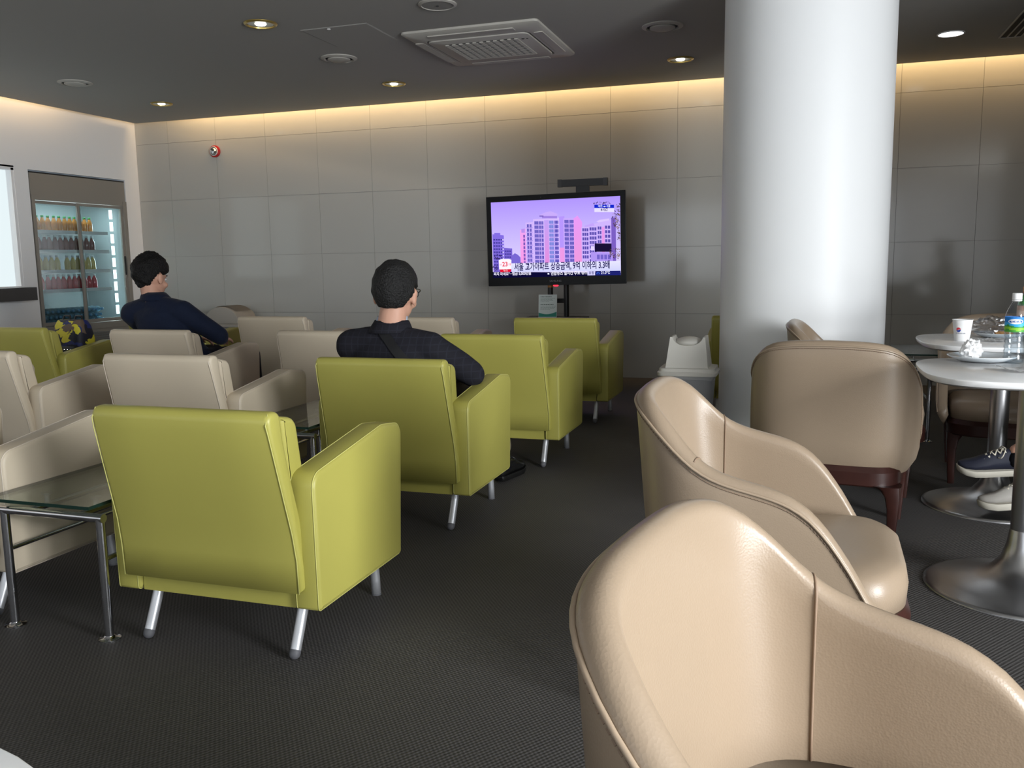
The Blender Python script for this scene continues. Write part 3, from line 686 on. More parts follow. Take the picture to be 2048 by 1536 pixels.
# ------------------------------------------------------------------ tub dining chairs
def make_tub():
    t = bpy.data.objects.new('tub_chair', None); link(t)
    a, b, c, n = 0.310, 0.272, 0.235, 3.3
    raw = []
    for k in range(0, 13): raw.append((a, c*(1-k/12)))
    for k in range(1, 60):
        th = PI*k/60; cx, sy = math.cos(th), math.sin(th)
        raw.append((a*math.copysign(abs(cx)**(2/n), cx), -b*abs(sy)**(2/n)))
    for k in range(0, 13): raw.append((-a, c*k/12))
    P = [Vector(p) for p in raw]; ln = [0]
    for i in range(1, len(P)): ln.append(ln[-1]+(P[i]-P[i-1]).length)
    tot = ln[-1]; N = 72
    def at(s):
        s = max(0, min(tot, s))
        for i in range(1, len(P)):
            if s <= ln[i]: return P[i-1].lerp(P[i], (s-ln[i-1])/(ln[i]-ln[i-1]))
        return P[-1]
    tab = [(0, 0.794), (0.14, 0.792), (0.24, 0.784), (0.30, 0.770), (0.36, 0.738), (0.41, 0.702), (0.46, 0.668), (0.51, 0.645), (0.57, 0.630), (0.64, 0.618), (0.71, 0.606), (0.77, 0.588), (0.83, 0.553), (0.89, 0.495), (0.95, 0.425), (1.0, 0.350)]
    z0 = 0.288; TH = 0.046
    cols = []; info = []
    for i in range(N+1):
        s = tot*i/N; q = abs(s/tot*2-1); p = at(s); d = (at(s+0.004)-at(s-0.004)).normalized(); nout = Vector((-d.y, d.x))
        h = smooth_tab(tab, q); back = max(0, -nout.y); info.append((s, q, p, nout, h))
        def pt(z, off):
            u = (z-z0)/(0.78-z0)
            lean = 0.045*back*u*u - 0.020*(1-back)*u
            bulge = 0.014*math.sin(PI*min(1, max(0, u*0.9+0.08))) - 0.030*max(0, 1-u/0.16)**2
            e = p + nout*(lean+bulge-off); return (e.x, e.y, z)
        col = []; zin = 0.40
        hh = max(h, z0+0.05)
        for k in range(9): col.append(pt(z0+(hh-TH*0.5-z0)*k/8, 0.0))
        for k in range(1, 8):
            g = PI*k/8; z = hh-TH*0.5+TH*0.5*math.sin(g); o_ = TH*0.5*(1-math.cos(g)); base = pt(hh-TH*0.5, 0.0)
            e = Vector(base[:2]) - nout*o_; col.append((e.x, e.y, z))
        for k in range(9): col.append(pt(hh-TH*0.5+(min(zin, hh-TH*0.5-0.005)-(hh-TH*0.5))*k/8, TH))
        cols.append(col)
    bm = B(); rings(bm, cols, False, False, False)
    bm.verts.ensure_lookup_table(); nn = len(cols[0])
    for i in (0, N): bm.faces.new([bm.verts[i*nn+k] for k in range(nn)])
    sh = obj('shell', bm, 'tan', t, 'all')
    # piping with dark stitching along the outer rim
    pts = []; st = []
    for i in range(N+1):
        s, q, p, nout, h = info[i]; k = cols[i][8]; e = Vector(k); e2 = Vector((e.x+nout.x*0.0015, e.y+nout.y*0.0015, e.z+0.004)); pts.append(e2); st.append(Vector((e.x+nout.x*0.001, e.y+nout.y*0.001, e.z-0.006)))
    bm = B(); tube(bm, pts, 0.0034, 8); obj('piping', bm, 'tan_piping', sh, 'all')
    bm = B()
    for i in range(0, N):
        for f0 in (0.0, 0.34, 0.67):
            a_, b_ = st[i].lerp(st[i+1], f0), st[i].lerp(st[i+1], f0+0.20); tube(bm, [a_, b_], 0.0014, 4)
    obj('stitching', bm, 'tan_seam', sh)
    for sg in (-1, 1):      # inside seams where the back meets the arms
        i = min(range(N+1), key=lambda j: abs((info[j][0]/tot*2-1) - sg*0.475)); pts = []
        off = Vector((-info[i][3].x, -info[i][3].y, 0))
        for k in range(10, nn): pts.append(Vector(cols[i][k]) + off*0.0006)
        bm = B(); tube(bm, pts, 0.0022, 6); obj('seam', bm, 'tan_seam', sh, 'all')
    # seat cushion
    sp = round_poly([(-0.245, -0.24), (0.245, -0.24), (0.258, 0.24), (0.15, 0.305), (-0.15, 0.305), (-0.258, 0.24)], [0.10, 0.10, 0.09, 0.16, 0.16, 0.09], 6)
    bm = B(); R = []
    for z, d in ((0.316, 0.96), (0.322, 1.0), (0.370, 1.012), (0.404, 0.99), (0.419, 0.93), (0.429, 0.80), (0.434, 0.62), (0.436, 0.40)):
        R.append([(p.x*d, 0.03+(p.y-0.03)*d, z-(0.05*(0.30-(0.03+(p.y-0.03)*d)) if z > 0.38 else 0)) for p in sp])
    rings(bm, R, True, True, True); obj('seat', bm, 'tan', t, 'all')
    # wooden frame under the seat
    bm = B(); pl = [Vector(q) for q in round_poly([(-0.255, -0.275), (0.255, -0.275), (0.272, 0.25), (0.16, 0.315), (-0.16, 0.315), (-0.272, 0.25)], [0.11, 0.11, 0.09, 0.16, 0.16, 0.09], 6)]
    rings(bm, [[(p.x, p.y, z) for p in inset(pl, d)] for z, d in ((0.246, 0.006), (0.252, 0.0), (0.300, 0.0), (0.320, 0.012))], True, True, True); obj('seat_rail', bm, 'wood', t, 30)
    for sx, sy, fx, fy in ((-1, -1, 0.232, -0.25), (1, -1, 0.232, -0.25), (-1, 1, 0.240, 0.225), (1, 1, 0.240, 0.225)):
        bm = B(); rs = []
        for z, w_, d in ((0.0, 0.0150, 0.0), (0.10, 0.0175, 0.004), (0.165, 0.021, 0.006), (0.214, 0.027, 0.003), (0.239, 0.036, -0.006), (0.253, 0.052, -0.020)):
            cx, cy = sx*(fx+d), fy+ (d if fy > 0 else -d)
            sqr = round_poly([(cx-w_, cy-w_), (cx+w_, cy-w_), (cx+w_, cy+w_), (cx-w_, cy+w_)], w_*0.5, 2); rs.append([(p.x, p.y, z) for p in sqr])
        rings(bm, rs, True, True, True); obj('leg', bm, 'wood', t, 40)
    return t
tub = make_tub(); TU = 'tan leather tub chairs'
def face(dx, dy): return math.atan2(-dx, dy)      # rotation so that local +Y looks along (dx, dy)
tub_first = True
def tubchair(x, y, dx, dy, label):
    global tub_first
    o = tub if tub_first else copy_tree(tub); tub_first = False
    o.location = (x, y, 0); o.rotation_euler.z = face(dx, dy); tag(o, label, 'tub chair', TU); return o
tubchair(0.124, 0.932, 0.98, -0.17, 'tan leather tub chair closest to the camera, cut by the bottom right corner')
tubchair(-0.055, 2.20, 1.0, -0.02, 'tan leather tub chair in the middle, seat and both arms in view')
tubchair(0.145, 3.71, 0.13, 0.99, 'tan leather tub chair seen from behind, in front of the white column')
tubchair(0.26, 4.52, 1.0, -0.05, 'tan leather tub chair with a purple bag, at the foot of the column')
tubchair(0.98, 4.80, -0.1, -1.0, 'tan leather tub chair on the far side of the table with the paper cup')
tubchair(1.63, 4.00, -1.0, 0.0, 'tan leather tub chair past the right edge under the person in sneakers')

# ------------------------------------------------------------------ white cafe tables
def make_cafe_table(h):
    t = bpy.data.objects.new('cafe_table', None); link(t)
    def sup(hw, n=3.4, N=64):
        return [Vector((hw*math.copysign(abs(math.cos(2*PI*k/N))**(2/n), math.cos(2*PI*k/N)), hw*math.copysign(abs(math.sin(2*PI*k/N))**(2/n), math.sin(2*PI*k/N)))) for k in range(N)]
    bm = B(); R = []
    for z, s in ((0.706, 0.955), (0.712, 0.985), (0.726, 1.0), (0.7295, 0.998), (0.731, 0.992)): R.append([(p.x*s, p.y*s, z) for p in sup(h)])
    vs = rings(bm, R, True, True, True); bm.normal_update()
    for f in bm.faces:
        if f.calc_center_median().z < 0.715: f.material_index = 1
    obj('tabletop', bm, ['white_top', 'top_edge'], t, 40)
    bm = B(); lathe(bm, [(0.038, 0.03), (0.038, 0.70), (0.10, 0.702), (0.10, 0.707)], 32); obj('pedestal', bm, 'steel', t, 40)
    bm = B(); lathe(bm, [(0.290, 0.0), (0.290, 0.006), (0.275, 0.012), (0.22, 0.022), (0.15, 0.040), (0.095, 0.066), (0.062, 0.105), (0.046, 0.155), (0.040, 0.20), (0.038, 0.205)], 64, cap=False); obj('base', bm, 'steel', t, 'all')
    return t
tabA = make_cafe_table(0.335); TT = 'white cafe tables'
tabA.location = (0.715, 3.15, 0); tag(tabA, 'white pedestal table with the plate and the water bottle at the right edge', 'table', TT)
tabB = copy_tree(tabA); tabB.location = (0.835, 4.22, 0); tag(tabB, 'white pedestal table with the paper cup, farther from the camera', 'table', TT)
tabC = copy_tree(tabA); tabC.location = (-0.75, 0.155, 0); tag(tabC, 'white table of which only a corner shows at the bottom left', 'table', TT)
TZ = 0.7312
# plate, crumpled napkin, bottle, folded napkin on the near table
def plate(name, loc, r, label):
    bm = B(); lathe(bm, [(0.0, 0.004), (r*0.55, 0.004), (r*0.72, 0.008), (r*0.98, 0.020), (r, 0.0215), (r*0.985, 0.0175), (r*0.72, 0.003), (r*0.56, 0.0), (0, 0.0)], 48, cap=False)
    return tag(obj(name, bm, 'china', None, 'all', loc), label, 'plate')
plate('plate', (0.607, 3.385, TZ), 0.112, 'white china plate with a crumpled napkin on it')
def crumple(name, loc, size, label, seed, m='paper', flat_=1.0, cat='napkin', power=1.0):
    bm = B(); bmesh.ops.create_icosphere(bm, subdivisions=4, radius=1.0); rnd = Vector((seed*3.1, seed*1.7, seed*5.3))
    for v in bm.verts:
        d = v.co.normalized(); k = 0.66 + power*(0.55*abs(noise.noise(d*1.9+rnd)) + 0.35*noise.noise(d*3.4+rnd*2) + 0.16*abs(noise.noise(d*8+rnd)))
        v.co = Vector((d.x*k*size[0], d.y*k*size[1], d.z*k*size[2]*flat_))
    zz = min(v.co.z for v in bm.verts)
    for v in bm.verts: v.co.z = max(v.co.z, zz*0.75) - zz*0.75
    return tag(obj(name, bm, m, None, 35, loc), label, cat)
crumple('paper_napkin', (0.570, 3.378, TZ+0.0045), (0.042, 0.036, 0.046), 'crumpled white paper napkin lying on the plate', 2, power=0.6)
def folded(name, loc, rz, label, sx, sy, seed):
    bm = B(); N = 12; vs = []
    for i in range(N+1):
        for j in range(N+1):
            u, v = i/N-0.5, j/N-0.5
            z = 0.004+0.016*abs(noise.noise(Vector((u*3+seed, v*3, seed))))+0.028*max(0, abs(u)-0.32)*2.2*(0.5+noise.noise(Vector((v*2, seed, 0))))
            vs.append(bm.verts.new((u*sx, v*sy, max(0.002, z))))
    for i in range(N):
        for j in range(N): bm.faces.new((vs[i*(N+1)+j], vs[(i+1)*(N+1)+j], vs[(i+1)*(N+1)+j+1], vs[i*(N+1)+j+1]))
    bmesh.ops.solidify(bm, geom=bm.faces[:], thickness=0.0018)
    o = obj(name, bm, 'paper', None, 30, loc); o.rotation_euler.z = rz; return tag(o, label, 'napkin')
folded('paper_napkin', (0.690, 3.105, TZ), 0.3, 'rumpled paper napkin at the right edge beside the water bottle', 0.15, 0.13, 3)
folded('paper_napkin', (0.800, 4.150, TZ), 0.6, 'folded paper napkin next to the paper cup', 0.13, 0.09, 8)
def bottle_tree(label, loc, tall, capm, lab_cols, words):
    t = thing('water_bottle', label, 'bottle', loc)
    k = tall
    prof = [(0.024, 0.0), (0.031, 0.003), (0.0325, 0.012)]
    for i in range(4): z = 0.022+i*0.019; prof += [(0.0325, z), (0.0300, z+0.006), (0.0325, z+0.013)]
    prof += [(0.0325, 0.104), (0.0325, 0.152), (0.0315, 0.160), (0.028, 0.172), (0.021, 0.187), (0.014, 0.199), (0.0125, 0.204), (0.0125, 0.210)]
    bm = B(); lathe(bm, [(r, z*k) for r, z in prof], 28); obj('body', bm, 'pet', t, 'all')
    bm = B(); lathe(bm, [(0.0, 0.006), (0.0295, 0.006)]+[(min(r, 0.0315)-0.0015, z*k) for r, z in prof[3:14]]+[(0.0295, 0.100*k), (0, 0.100*k)], 24, cap=False); obj('water', bm, 'pet', t, 'all')
    bm = B(); lathe(bm, [(0.0150, 0.209*k), (0.0150, 0.228*k), (0.0135, 0.2295*k), (0.0, 0.2295*k)], 20, cap=False); obj('cap', bm, capm, t, 35)
    bm = B(); lathe(bm, [(0.0140, 0.2035*k), (0.0150, 0.2045*k), (0.0150, 0.2075*k), (0.0130, 0.2080*k)], 20, cap=False); obj('neck_ring', bm, capm, t, 35)
    return t, k
wb_, k = bottle_tree('clear water bottle with blue and green label and white cap', (0.693, 3.335, TZ), 1.03, 'white', None, None)
# wrap-around label printed in bands
def label_band(parent, r, z0, z1, bands, N=40):
    bm = B(); cl = bm.loops.layers.float_color.new('col')
    zs = [z0+(z1-z0)*k/14 for k in range(15)]
    for i in range(N):
        a0, a1 = 2*PI*i/N, 2*PI*(i+1)/N
        for j in range(14):
            v = [bm.verts.new((r*math.cos(a), r*math.sin(a), z)) for a, z in ((a0, zs[j]), (a1, zs[j]), (a1, zs[j+1]), (a0, zs[j+1]))]
            f = bm.faces.new(v); u = (j+0.5)/14 + 0.05*math.sin(3*a0)
            c = next(cc for lim, cc in bands if u <= lim)
            for l in f.loops: l[cl] = (*c, 1)
    return obj('label', bm, 'print', parent, True)
label_band(wb_, 0.0331, 0.104*k, 0.153*k, [(0.14, srgb(60, 150, 50)), (0.30, srgb(130, 190, 40)), (0.42, srgb(40, 140, 60)), (0.62, srgb(40, 160, 220)), (2, srgb(10, 120, 205))])
def wrap_text(body, size, r, ang, z, m, parent, sx=1.0, name='lettering'):
    bm = text_bm(body, size, Matrix.Identity(4), 'CENTER')
    for v in bm.verts:
        a = ang + v.co.x*sx/r; v.co = Vector((r*math.cos(a), r*math.sin(a), z+v.co.y))
    return flat(name, bm, m, parent)
M['ink_white'] = mat('white_ink', (0.85, 0.85, 0.85), 0.6); M['ink_navy'] = mat('navy_ink', (0.02, 0.03, 0.12), 0.6); M['ink_red'] = mat('red_ink', (0.6, 0.03, 0.05), 0.6); M['ink_blue'] = mat('blue_ink', (0.02, 0.05, 0.30), 0.6); M['ink_grey'] = mat('grey_ink', (0.12, 0.12, 0.13), 0.7)
angA = math.atan2(-3.335, -0.693)
bm = B()
N_ = 28; rr_ = 0.0334; vs = [bm.verts.new((rr_*math.cos(angA+0.70*math.cos(2*PI*q/N_)), rr_*math.sin(angA+0.70*math.cos(2*PI*q/N_)), 0.1385*k+0.0085*math.sin(2*PI*q/N_))) for q in range(N_)]
cv = bm.verts.new((rr_*math.cos(angA)*1.0, rr_*math.sin(angA), 0.1385*k))
rings_in = [bm.verts.new((rr_*math.cos(angA+0.35*math.cos(2*PI*q/N_)), rr_*math.sin(angA+0.35*math.cos(2*PI*q/N_)), 0.1385*k+0.00425*math.sin(2*PI*q/N_))) for q in range(N_)]
for q in range(N_):
    bm.faces.new((vs[q], vs[(q+1) % N_], rings_in[(q+1) % N_], rings_in[q])); bm.faces.new((rings_in[q], rings_in[(q+1) % N_], cv))
flat('label_oval', bm, 'ink_white', wb_)
wrap_text('SamDaSoo', 0.0105, 0.0336, angA, 0.1350*k, 'ink_blue', wb_, 0.9)
# second bottle behind
wb2, k2 = bottle_tree('water bottle with an orange-brown cap behind the labelled one, on the farther table', (0.905, 4.19, TZ), 1.0, mat('orange_cap', (0.45, 0.17, 0.05), 0.4), None, None)
label_band(wb2, 0.0331, 0.108*k2, 0.150*k2, [(0.5, srgb(200, 170, 150)), (2, srgb(190, 150, 130))])
bm = B(); lathe(bm, [(0.0322, 0.152*k2), (0.0312, 0.162*k2), (0.026, 0.176*k2), (0.0185, 0.192*k2)], 24, cap=False); obj('neck_wrap', bm, mat('green_wrap', (0.05, 0.22, 0.06), 0.4), wb2, 'all')
# paper cup
cup = thing('paper_cup', 'white paper cup with a small red and navy round emblem', 'cup', (0.664, 4.165, TZ))
bm = B(); lathe(bm, [(0.0, 0.004), (0.0275, 0.004), (0.0275, 0.0), (0.029, 0.0), (0.0395, 0.090), (0.0380, 0.090), (0.0285, 0.008), (0.0, 0.008)], 40, cap=False); obj('wall', bm, 'paper', cup, 35)
bm = B(); tube(bm, [(0.0398*math.cos(2*PI*q/40), 0.0398*math.sin(2*PI*q/40), 0.0905) for q in range(41)], 0.0017, 6, cap=False); obj('rim', bm, 'paper', cup, 'all')
ac = math.atan2(-4.165, -0.664); 
def cup_patch(f, m, name):
    bm = B(); pts = f; vs = []
    for (a, z) in pts:
        r = 0.029+0.0105*z/0.09+0.0006; vs.append(bm.verts.new((r*math.cos(ac+a), r*math.sin(ac+a), z)))
    c_a = sum(a for a, z in pts)/len(pts); c_z = sum(z for a, z in pts)/len(pts); r = 0.029+0.0105*c_z/0.09+0.0007; c = bm.verts.new((r*math.cos(ac+c_a), r*math.sin(ac+c_a), c_z))
    for i in range(len(vs)): bm.faces.new((vs[i], vs[(i+1) % len(vs)], c))
    flat(name, bm, m, cup)
A0, Z0, RA = -0.42, 0.050, 0.0095
cup_patch([(A0+RA/0.035*math.cos(q*PI/12), Z0+RA*math.sin(q*PI/12)) for q in range(0, 13)]+[(A0-RA/0.035*0.5, Z0-RA*0.25), (A0, Z0), (A0+RA/0.035*0.5, Z0+RA*0.25)], 'ink_red', 'emblem_upper')
cup_patch([(A0+RA/0.035*math.cos(q*PI/12), Z0-0.0008+RA*math.sin(q*PI/12)) for q in range(12, 25)]+[(A0+RA/0.035*0.5, Z0+RA*0.12), (A0, Z0-0.0012), (A0-RA/0.035*0.5, Z0-RA*0.38)], 'ink_blue', 'emblem_lower')
bm = text_bm('KOREAN AIR', 0.0062, Matrix.Identity(4), 'CENTER')
for v in bm.verts:
    z = 0.0325+v.co.y; r = 0.029+0.0105*z/0.09+0.0006; a = ac-0.20+v.co.x*1.1/0.034; v.co = Vector((r*math.cos(a), r*math.sin(a), z))
flat('lettering', bm, 'ink_navy', cup)
plate('plate', (0.850, 4.375, TZ), 0.105, 'white china plate with wrapped leftover food on the farther table')
crumple('bread_piece', (0.862, 4.36, TZ+0.0045), (0.050, 0.028, 0.016), 'toasted bread piece lying on the farther plate', 5, 'food', 1.0, 'food', 0.6)
M['film'] = thin_glass('crinkled_film', (0.86, 0.86, 0.87), 0.22, 0.12)
crumple('plastic_wrapper', (0.815, 4.405, TZ+0.006), (0.105, 0.060, 0.052), 'crumpled clear plastic wrapper on the farther plate', 4, 'film', 1.0, 'wrapper', 1.0)
crumple('purple_bag', (0.33, 4.60, 0.4365), (0.13, 0.15, 0.145), 'purple fabric bag lying on the tub chair by the column', 6, 'purple', 1.0, 'bag', 0.7)

# ------------------------------------------------------------------ waste bins
t_ = thing('swing_bin', 'ivory swing-lid waste bin with grey body beside the column', 'waste bin', (-0.588, 4.98, 0))
def rsq(hx, hy, r): return round_poly([(-hx, -hy), (hx, -hy), (hx, hy), (-hx, hy)], r, 4)
bm = B(); rings(bm, [[(p.x, p.y, z) for p in rsq(hx, hy, 0.03)] for z, hx, hy in ((0.0, 0.105, 0.09), (0.012, 0.110, 0.094), (0.455, 0.142, 0.122))], True, True, True); obj('body', bm, 'bin_grey', t_, 30)
bm = B(); rings(bm, [[(p.x+0.004*noise.noise(Vector((p.x*60, p.y*60, z*50))), p.y-0.003, z+0.008*noise.noise(Vector((p.x*30, p.y*30, 3)))) for p in rsq(hx, hy, 0.03)] for z, hx, hy in ((0.432, 0.1425, 0.1225), (0.446, 0.146, 0.126), (0.462, 0.145, 0.125))], True, False, False); obj('bin_liner', bm, 'bag_film', t_, True)
bm = B(); rings(bm, [[(p.x, p.y, z) for p in rsq(hx, hy, r)] for z, hx, hy, r in ((0.456, 0.146, 0.126, 0.03), (0.456, 0.162, 0.142, 0.04), (0.474, 0.164, 0.144, 0.04), (0.480, 0.154, 0.134, 0.035), (0.496, 0.152, 0.132, 0.035), (0.500, 0.118, 0.118, 0.02))], True, True, True); obj('rim', bm, 'bin', t_, 30)
# hood: side cheeks and scooped front around the flap
bm = B()
prof = [(-0.116, 0.498), (0.116, 0.498), (0.096, 0.668), (0.084, 0.668), (0.082, 0.660)]
for k in range(1, 10): q = PI*k/10; prof.append((0.078*math.cos(q), 0.660-0.040*math.sin(q)))
prof += [(-0.082, 0.660), (-0.084, 0.668), (-0.096, 0.668)]
def hood_y(z, f): return f*(0.118-0.55*max(0, z-0.498)*0.45)
vf = [[(x, -(0.118-0.20*(z-0.498)), z) for x, z in prof], [(x, 0.118-0.20*(z-0.498), z) for x, z in prof]]
rings(bm, vf, True, True, True); bevel_all(bm, 0.004, 2, 40); obj('hood', bm, 'bin', t_, 40)
bm = B(); ellipsoid(bm, (0, 0, 0.634), (0.077, 0.094, 0.032), 28); obj('flap', bm, 'bin', t_, 'all')
t_ = thing('dome_bin', 'taupe waste bin with half-round swing lid standing against the tiled wall', 'waste bin', (-5.685, 7.83, 0))
bm = B(); rings(bm, [[(p.x, p.y, z) for p in rsq(hx, hy, 0.03)] for z, hx, hy in ((0.0, 0.18, 0.13), (0.47, 0.225, 0.165))], True, True, True); obj('body', bm, 'bin_grey', t_, 30)
bm = B(); rings(bm, [[(p.x, p.y, z) for p in rsq(hx, hy, 0.03)] for z, hx, hy in ((0.47, 0.235, 0.175), (0.475, 0.245, 0.185), (0.500, 0.245, 0.185), (0.505, 0.215, 0.175))], True, True, True); obj('rim', bm, 'bin_tan', t_, 30)
bm = B(); hp = [Vector((-0.205, 0.503))]+[Vector((-0.205*math.cos(PI*k/20), 0.53+0.150*math.sin(PI*k/20))) for k in range(21)]+[Vector((0.205, 0.503))]
pillow(bm, hp, -0.165, 0.165, 0.012, lambda u, v, w_: (u, w_, v), 2); obj('hood', bm, 'bin_tan', t_, 30)
bm = B(); R = []
for i in range(9):
    a = math.radians(42+i*9); R.append([(0.213*math.cos(a), y, 0.53+0.158*math.sin(a)) for y in (-0.13, -0.05, 0.05, 0.13)])
rings(bm, R, False, False, False); bmesh.ops.solidify(bm, geom=bm.faces[:], thickness=0.008); obj('flap', bm, 'bin_tan', t_, 30)

# ------------------------------------------------------------------ television on its stand
tvx, tvy = -2.082, 7.60
tv = thing('television', 'large black flat television showing lavender apartment blocks and Korean captions', 'television', (tvx, tvy, 1.284)); tv.rotation_euler = (0, -0.0125, 0)
HW, HH = 0.633, 0.398
obj('bezel', rbox((-HW, -0.022, -HH), (HW, 0.022, HH), 0.006), 'gloss_black', tv)
bm = B(); tube(bm, [(-HW, -0.012, -HH), (HW, -0.012, -HH), (HW, -0.012, HH), (-HW, -0.012, HH), (-HW, -0.012, -HH)], 0.0028, 6, cap=False); obj('edge_trim', bm, 'grey_plastic', tv)
obj('back_housing', rbox((-0.52, 0.021, -0.30), (0.52, 0.065, 0.28), 0.012), 'black', tv)
SX0, SX1, SZ0, SZ1 = -0.588, 0.590, -0.325, 0.350
bm = B(); cl = bm.loops.layers.float_color.new('col'); lay = [0]
def suv(x, y):
    u = (x-215)/1237; top = 315-65*u; h = 720+30*u; v = (y-top)/h
    return (SX0+(SX1-SX0)*u, SZ1-(SZ1-SZ0)*v)
def sp_(pts, c, c2=None):
    lay[0] += 1; y = -0.0226 - 0.0000025*lay[0]
    vs = [bm.verts.new((max(SX0, min(SX1, p[0])), y, max(SZ0, min(SZ1, p[1])))) for p in (suv(*q) for q in pts)]
    f = bm.faces.new(vs); cc = srgb(*c); c3 = srgb(*c2) if c2 else cc
    for i, l in enumerate(f.loops): l[cl] = (*(cc if i < len(pts)/2 else c3), 1)
def sr(x0, y0, x1, y1, c, c2=None): sp_([(x0, y0), (x1, y0), (x1, y1), (x0, y1)], c, c2)
def slant(x0, x1, yt0, yt1, yb, c, c2=None): sp_([(x0, yt0), (x1, yt1), (x1, yb), (x0, yb)], c, c2)
sr(200, 230, 1470, 1050, (172, 146, 250), (222, 212, 255))
# far hill and left blocks
sp_([(415, 815), (440, 795), (470, 810), (495, 835), (495, 905), (415, 905)], (116, 100, 205))
slant(222, 335, 615, 625, 985, (128, 106, 222), (118, 98, 205)); slant(335, 415, 745, 750, 985, (118, 98, 205)); sr(240, 603, 300, 630, (128, 106, 222))
for yy in range(660, 960, 30):
    for xx in range(230, 320, 24): sr(xx, yy, xx+17, yy+15, (66, 56, 150))
    sr(318, yy, 332, yy+16, (205, 190, 255))
for yy in range(770, 960, 28):
    for xx in range(342, 405, 22): sr(xx, yy, xx+15, yy+14, (66, 56, 150))
# main block
slant(497, 552, 575, 560, 905, (236, 160, 235), (240, 150, 225)); slant(510, 545, 565, 560, 600, (180, 140, 230))
slant(552, 628, 505, 495, 905, (205, 178, 250)); slant(628, 890, 470, 455, 905, (208, 182, 252)); slant(880, 930, 445, 440, 905, (178, 146, 246)); slant(920, 1035, 462, 455, 905, (196, 166, 248))
sp_([(1018, 462), (1055, 435), (1097, 495), (1097, 905), (1018, 905)], (226, 150, 240), (232, 150, 214))
slant(735, 778, 480, 478, 905, (190, 158, 240), (222, 136, 214)); slant(880, 925, 740, 740, 905, (232, 150, 224))
sp_([(690, 432), (750, 405), (800, 395), (865, 420), (862, 440), (800, 442), (760, 455), (720, 455)], (196, 168, 244)); sr(715, 440, 860, 462, (156, 126, 220)); sr(690, 436, 730, 446, (110, 86, 180))
for x0, x1, xs_ in ((552, 628, (566, 592)), (628, 735, (640, 660, 684, 708)), (778, 868, (782, 804, 834, 852)), (925, 1018, (930, 950, 978, 998))):
    for r_ in range(10):
        y0 = 490+41*r_ - (x0-628)*0.045 + (25 if x0 == 552 else 0)
        if y0 > 865: continue
        sr(x0+8, y0+32, x1-6, y0+36, (150, 124, 214))
        for xx in xs_: sr(xx, y0, xx+19 if x0 != 778 or xx > 820 else xx+21, y0+30, (92, 82, 180) if x0 != 778 or xx > 820 else (120, 132, 214)); sr(xx+8, y0, xx+10, y0+30, (150, 136, 226))
for r_ in range(9): sr(528, 620+36*r_, 545, 620+36*r_+26, (120, 86, 180))
# right block
slant(1090, 1370, 545, 470, 905, (202, 176, 250)); sp_([(1230, 492), (1260, 475), (1350, 462), (1350, 480), (1250, 500)], (214, 192, 252)); sp_([(1120, 530), (1200, 505), (1215, 530), (1120, 545)], (190, 160, 244))
slant(1280, 1306, 545, 538, 860, (226, 150, 228)); slant(1368, 1410, 455, 450, 905, (120, 92, 190))
for x0, x1, ww in ((1098, 1158, 3), (1166, 1234, 3), (1242, 1280, 2), (1310, 1364, 2)):
    for r_ in range(8):
        y0 = 556+43*r_-(x0-1090)*0.12
        if y0 > 850 or (x0 > 1200 and y0 > 680): continue
        st = (x1-x0)/ww
        for q in range(ww): sr(x0+q*st, y0, x0+q*st+st*0.8, y0+29, (92, 78, 172))
sr(1212, 698, 1368, 778, (24, 16, 52)); sr(1176, 725, 1208, 765, (222, 208, 255)); sr(1176, 782, 1380, 905, (172, 146, 236))
for xx in range(1232, 1350, 34): sr(xx, 805, xx+26, 850, (112, 96, 196))
# foliage
rnd = random.Random(3)
for cx, cy, rx, ry, n_ in ((1425, 470, 48, 95, 90), (1405, 790, 60, 60, 80), (1440, 600, 20, 80, 34), (1290, 318, 90, 16, 26), (1440, 340, 22, 30, 12), (275, 830, 40, 26, 26), (245, 930, 26, 40, 24)):
    for q in range(n_):
        a = rnd.uniform(0, 2*PI); r_ = math.sqrt(rnd.random()); x = cx+rx*r_*math.cos(a); y = cy+ry*r_*math.sin(a); s_ = rnd.uniform(5, 13); b_ = rnd.uniform(0, 2*PI)
        if x > 1448: continue
        c = rnd.choice([(60, 44, 40), (96, 74, 52), (40, 28, 44), (150, 112, 70), (70, 54, 60)]) if cx > 400 and ry > 16 else rnd.choice([(60, 40, 110), (40, 28, 80)])
        sp_([(x+s_*math.cos(b_), y+s_*math.sin(b_)), (x+s_*0.5*math.cos(b_+2), y+s_*0.5*math.sin(b_+2)), (x+s_*math.cos(b_+3.6), y+s_*math.sin(b_+3.6))], c)
# captions
sr(1214, 333, 1396, 364, (20, 40, 200)); sr(1214, 364, 1396, 402, (226, 218, 255))
sp_([(402, 893), (1450, 864), (1450, 958), (402, 976)], (226, 224, 255), (204, 206, 250))
sr(215, 976, 1460, 1060, (12, 10, 52)); sp_([(1214, 962), (1450, 958), (1450, 1002), (1214, 1004)], (30, 34, 110)); sp_([(1140, 966), (1212, 962), (1212, 1002), (1140, 1004)], (210, 206, 250))
sp_([(278, 862), (305, 852), (380, 850), (405, 858), (402, 948), (280, 952)], (246, 240, 255)); sp_([(286, 952), (400, 948), (398, 974), (290, 978)], (226, 20, 50))
sr(758, 984, 774, 998, (235, 235, 255))
sp_([(1225, 990), (1228, 978), (1240, 972), (1252, 978), (1258, 990)], (60, 110, 225)); sp_([(1231, 988), (1234, 980), (1241, 976), (1248, 980), (1252, 988)], (30, 34, 110))
sp_([(1298, 346), (1308, 346), (1308, 341), (1320, 349), (1308, 357), (1308, 352), (1298, 352)], (235, 235, 255))
scr = flat('screen', bm, 'screen', tv)
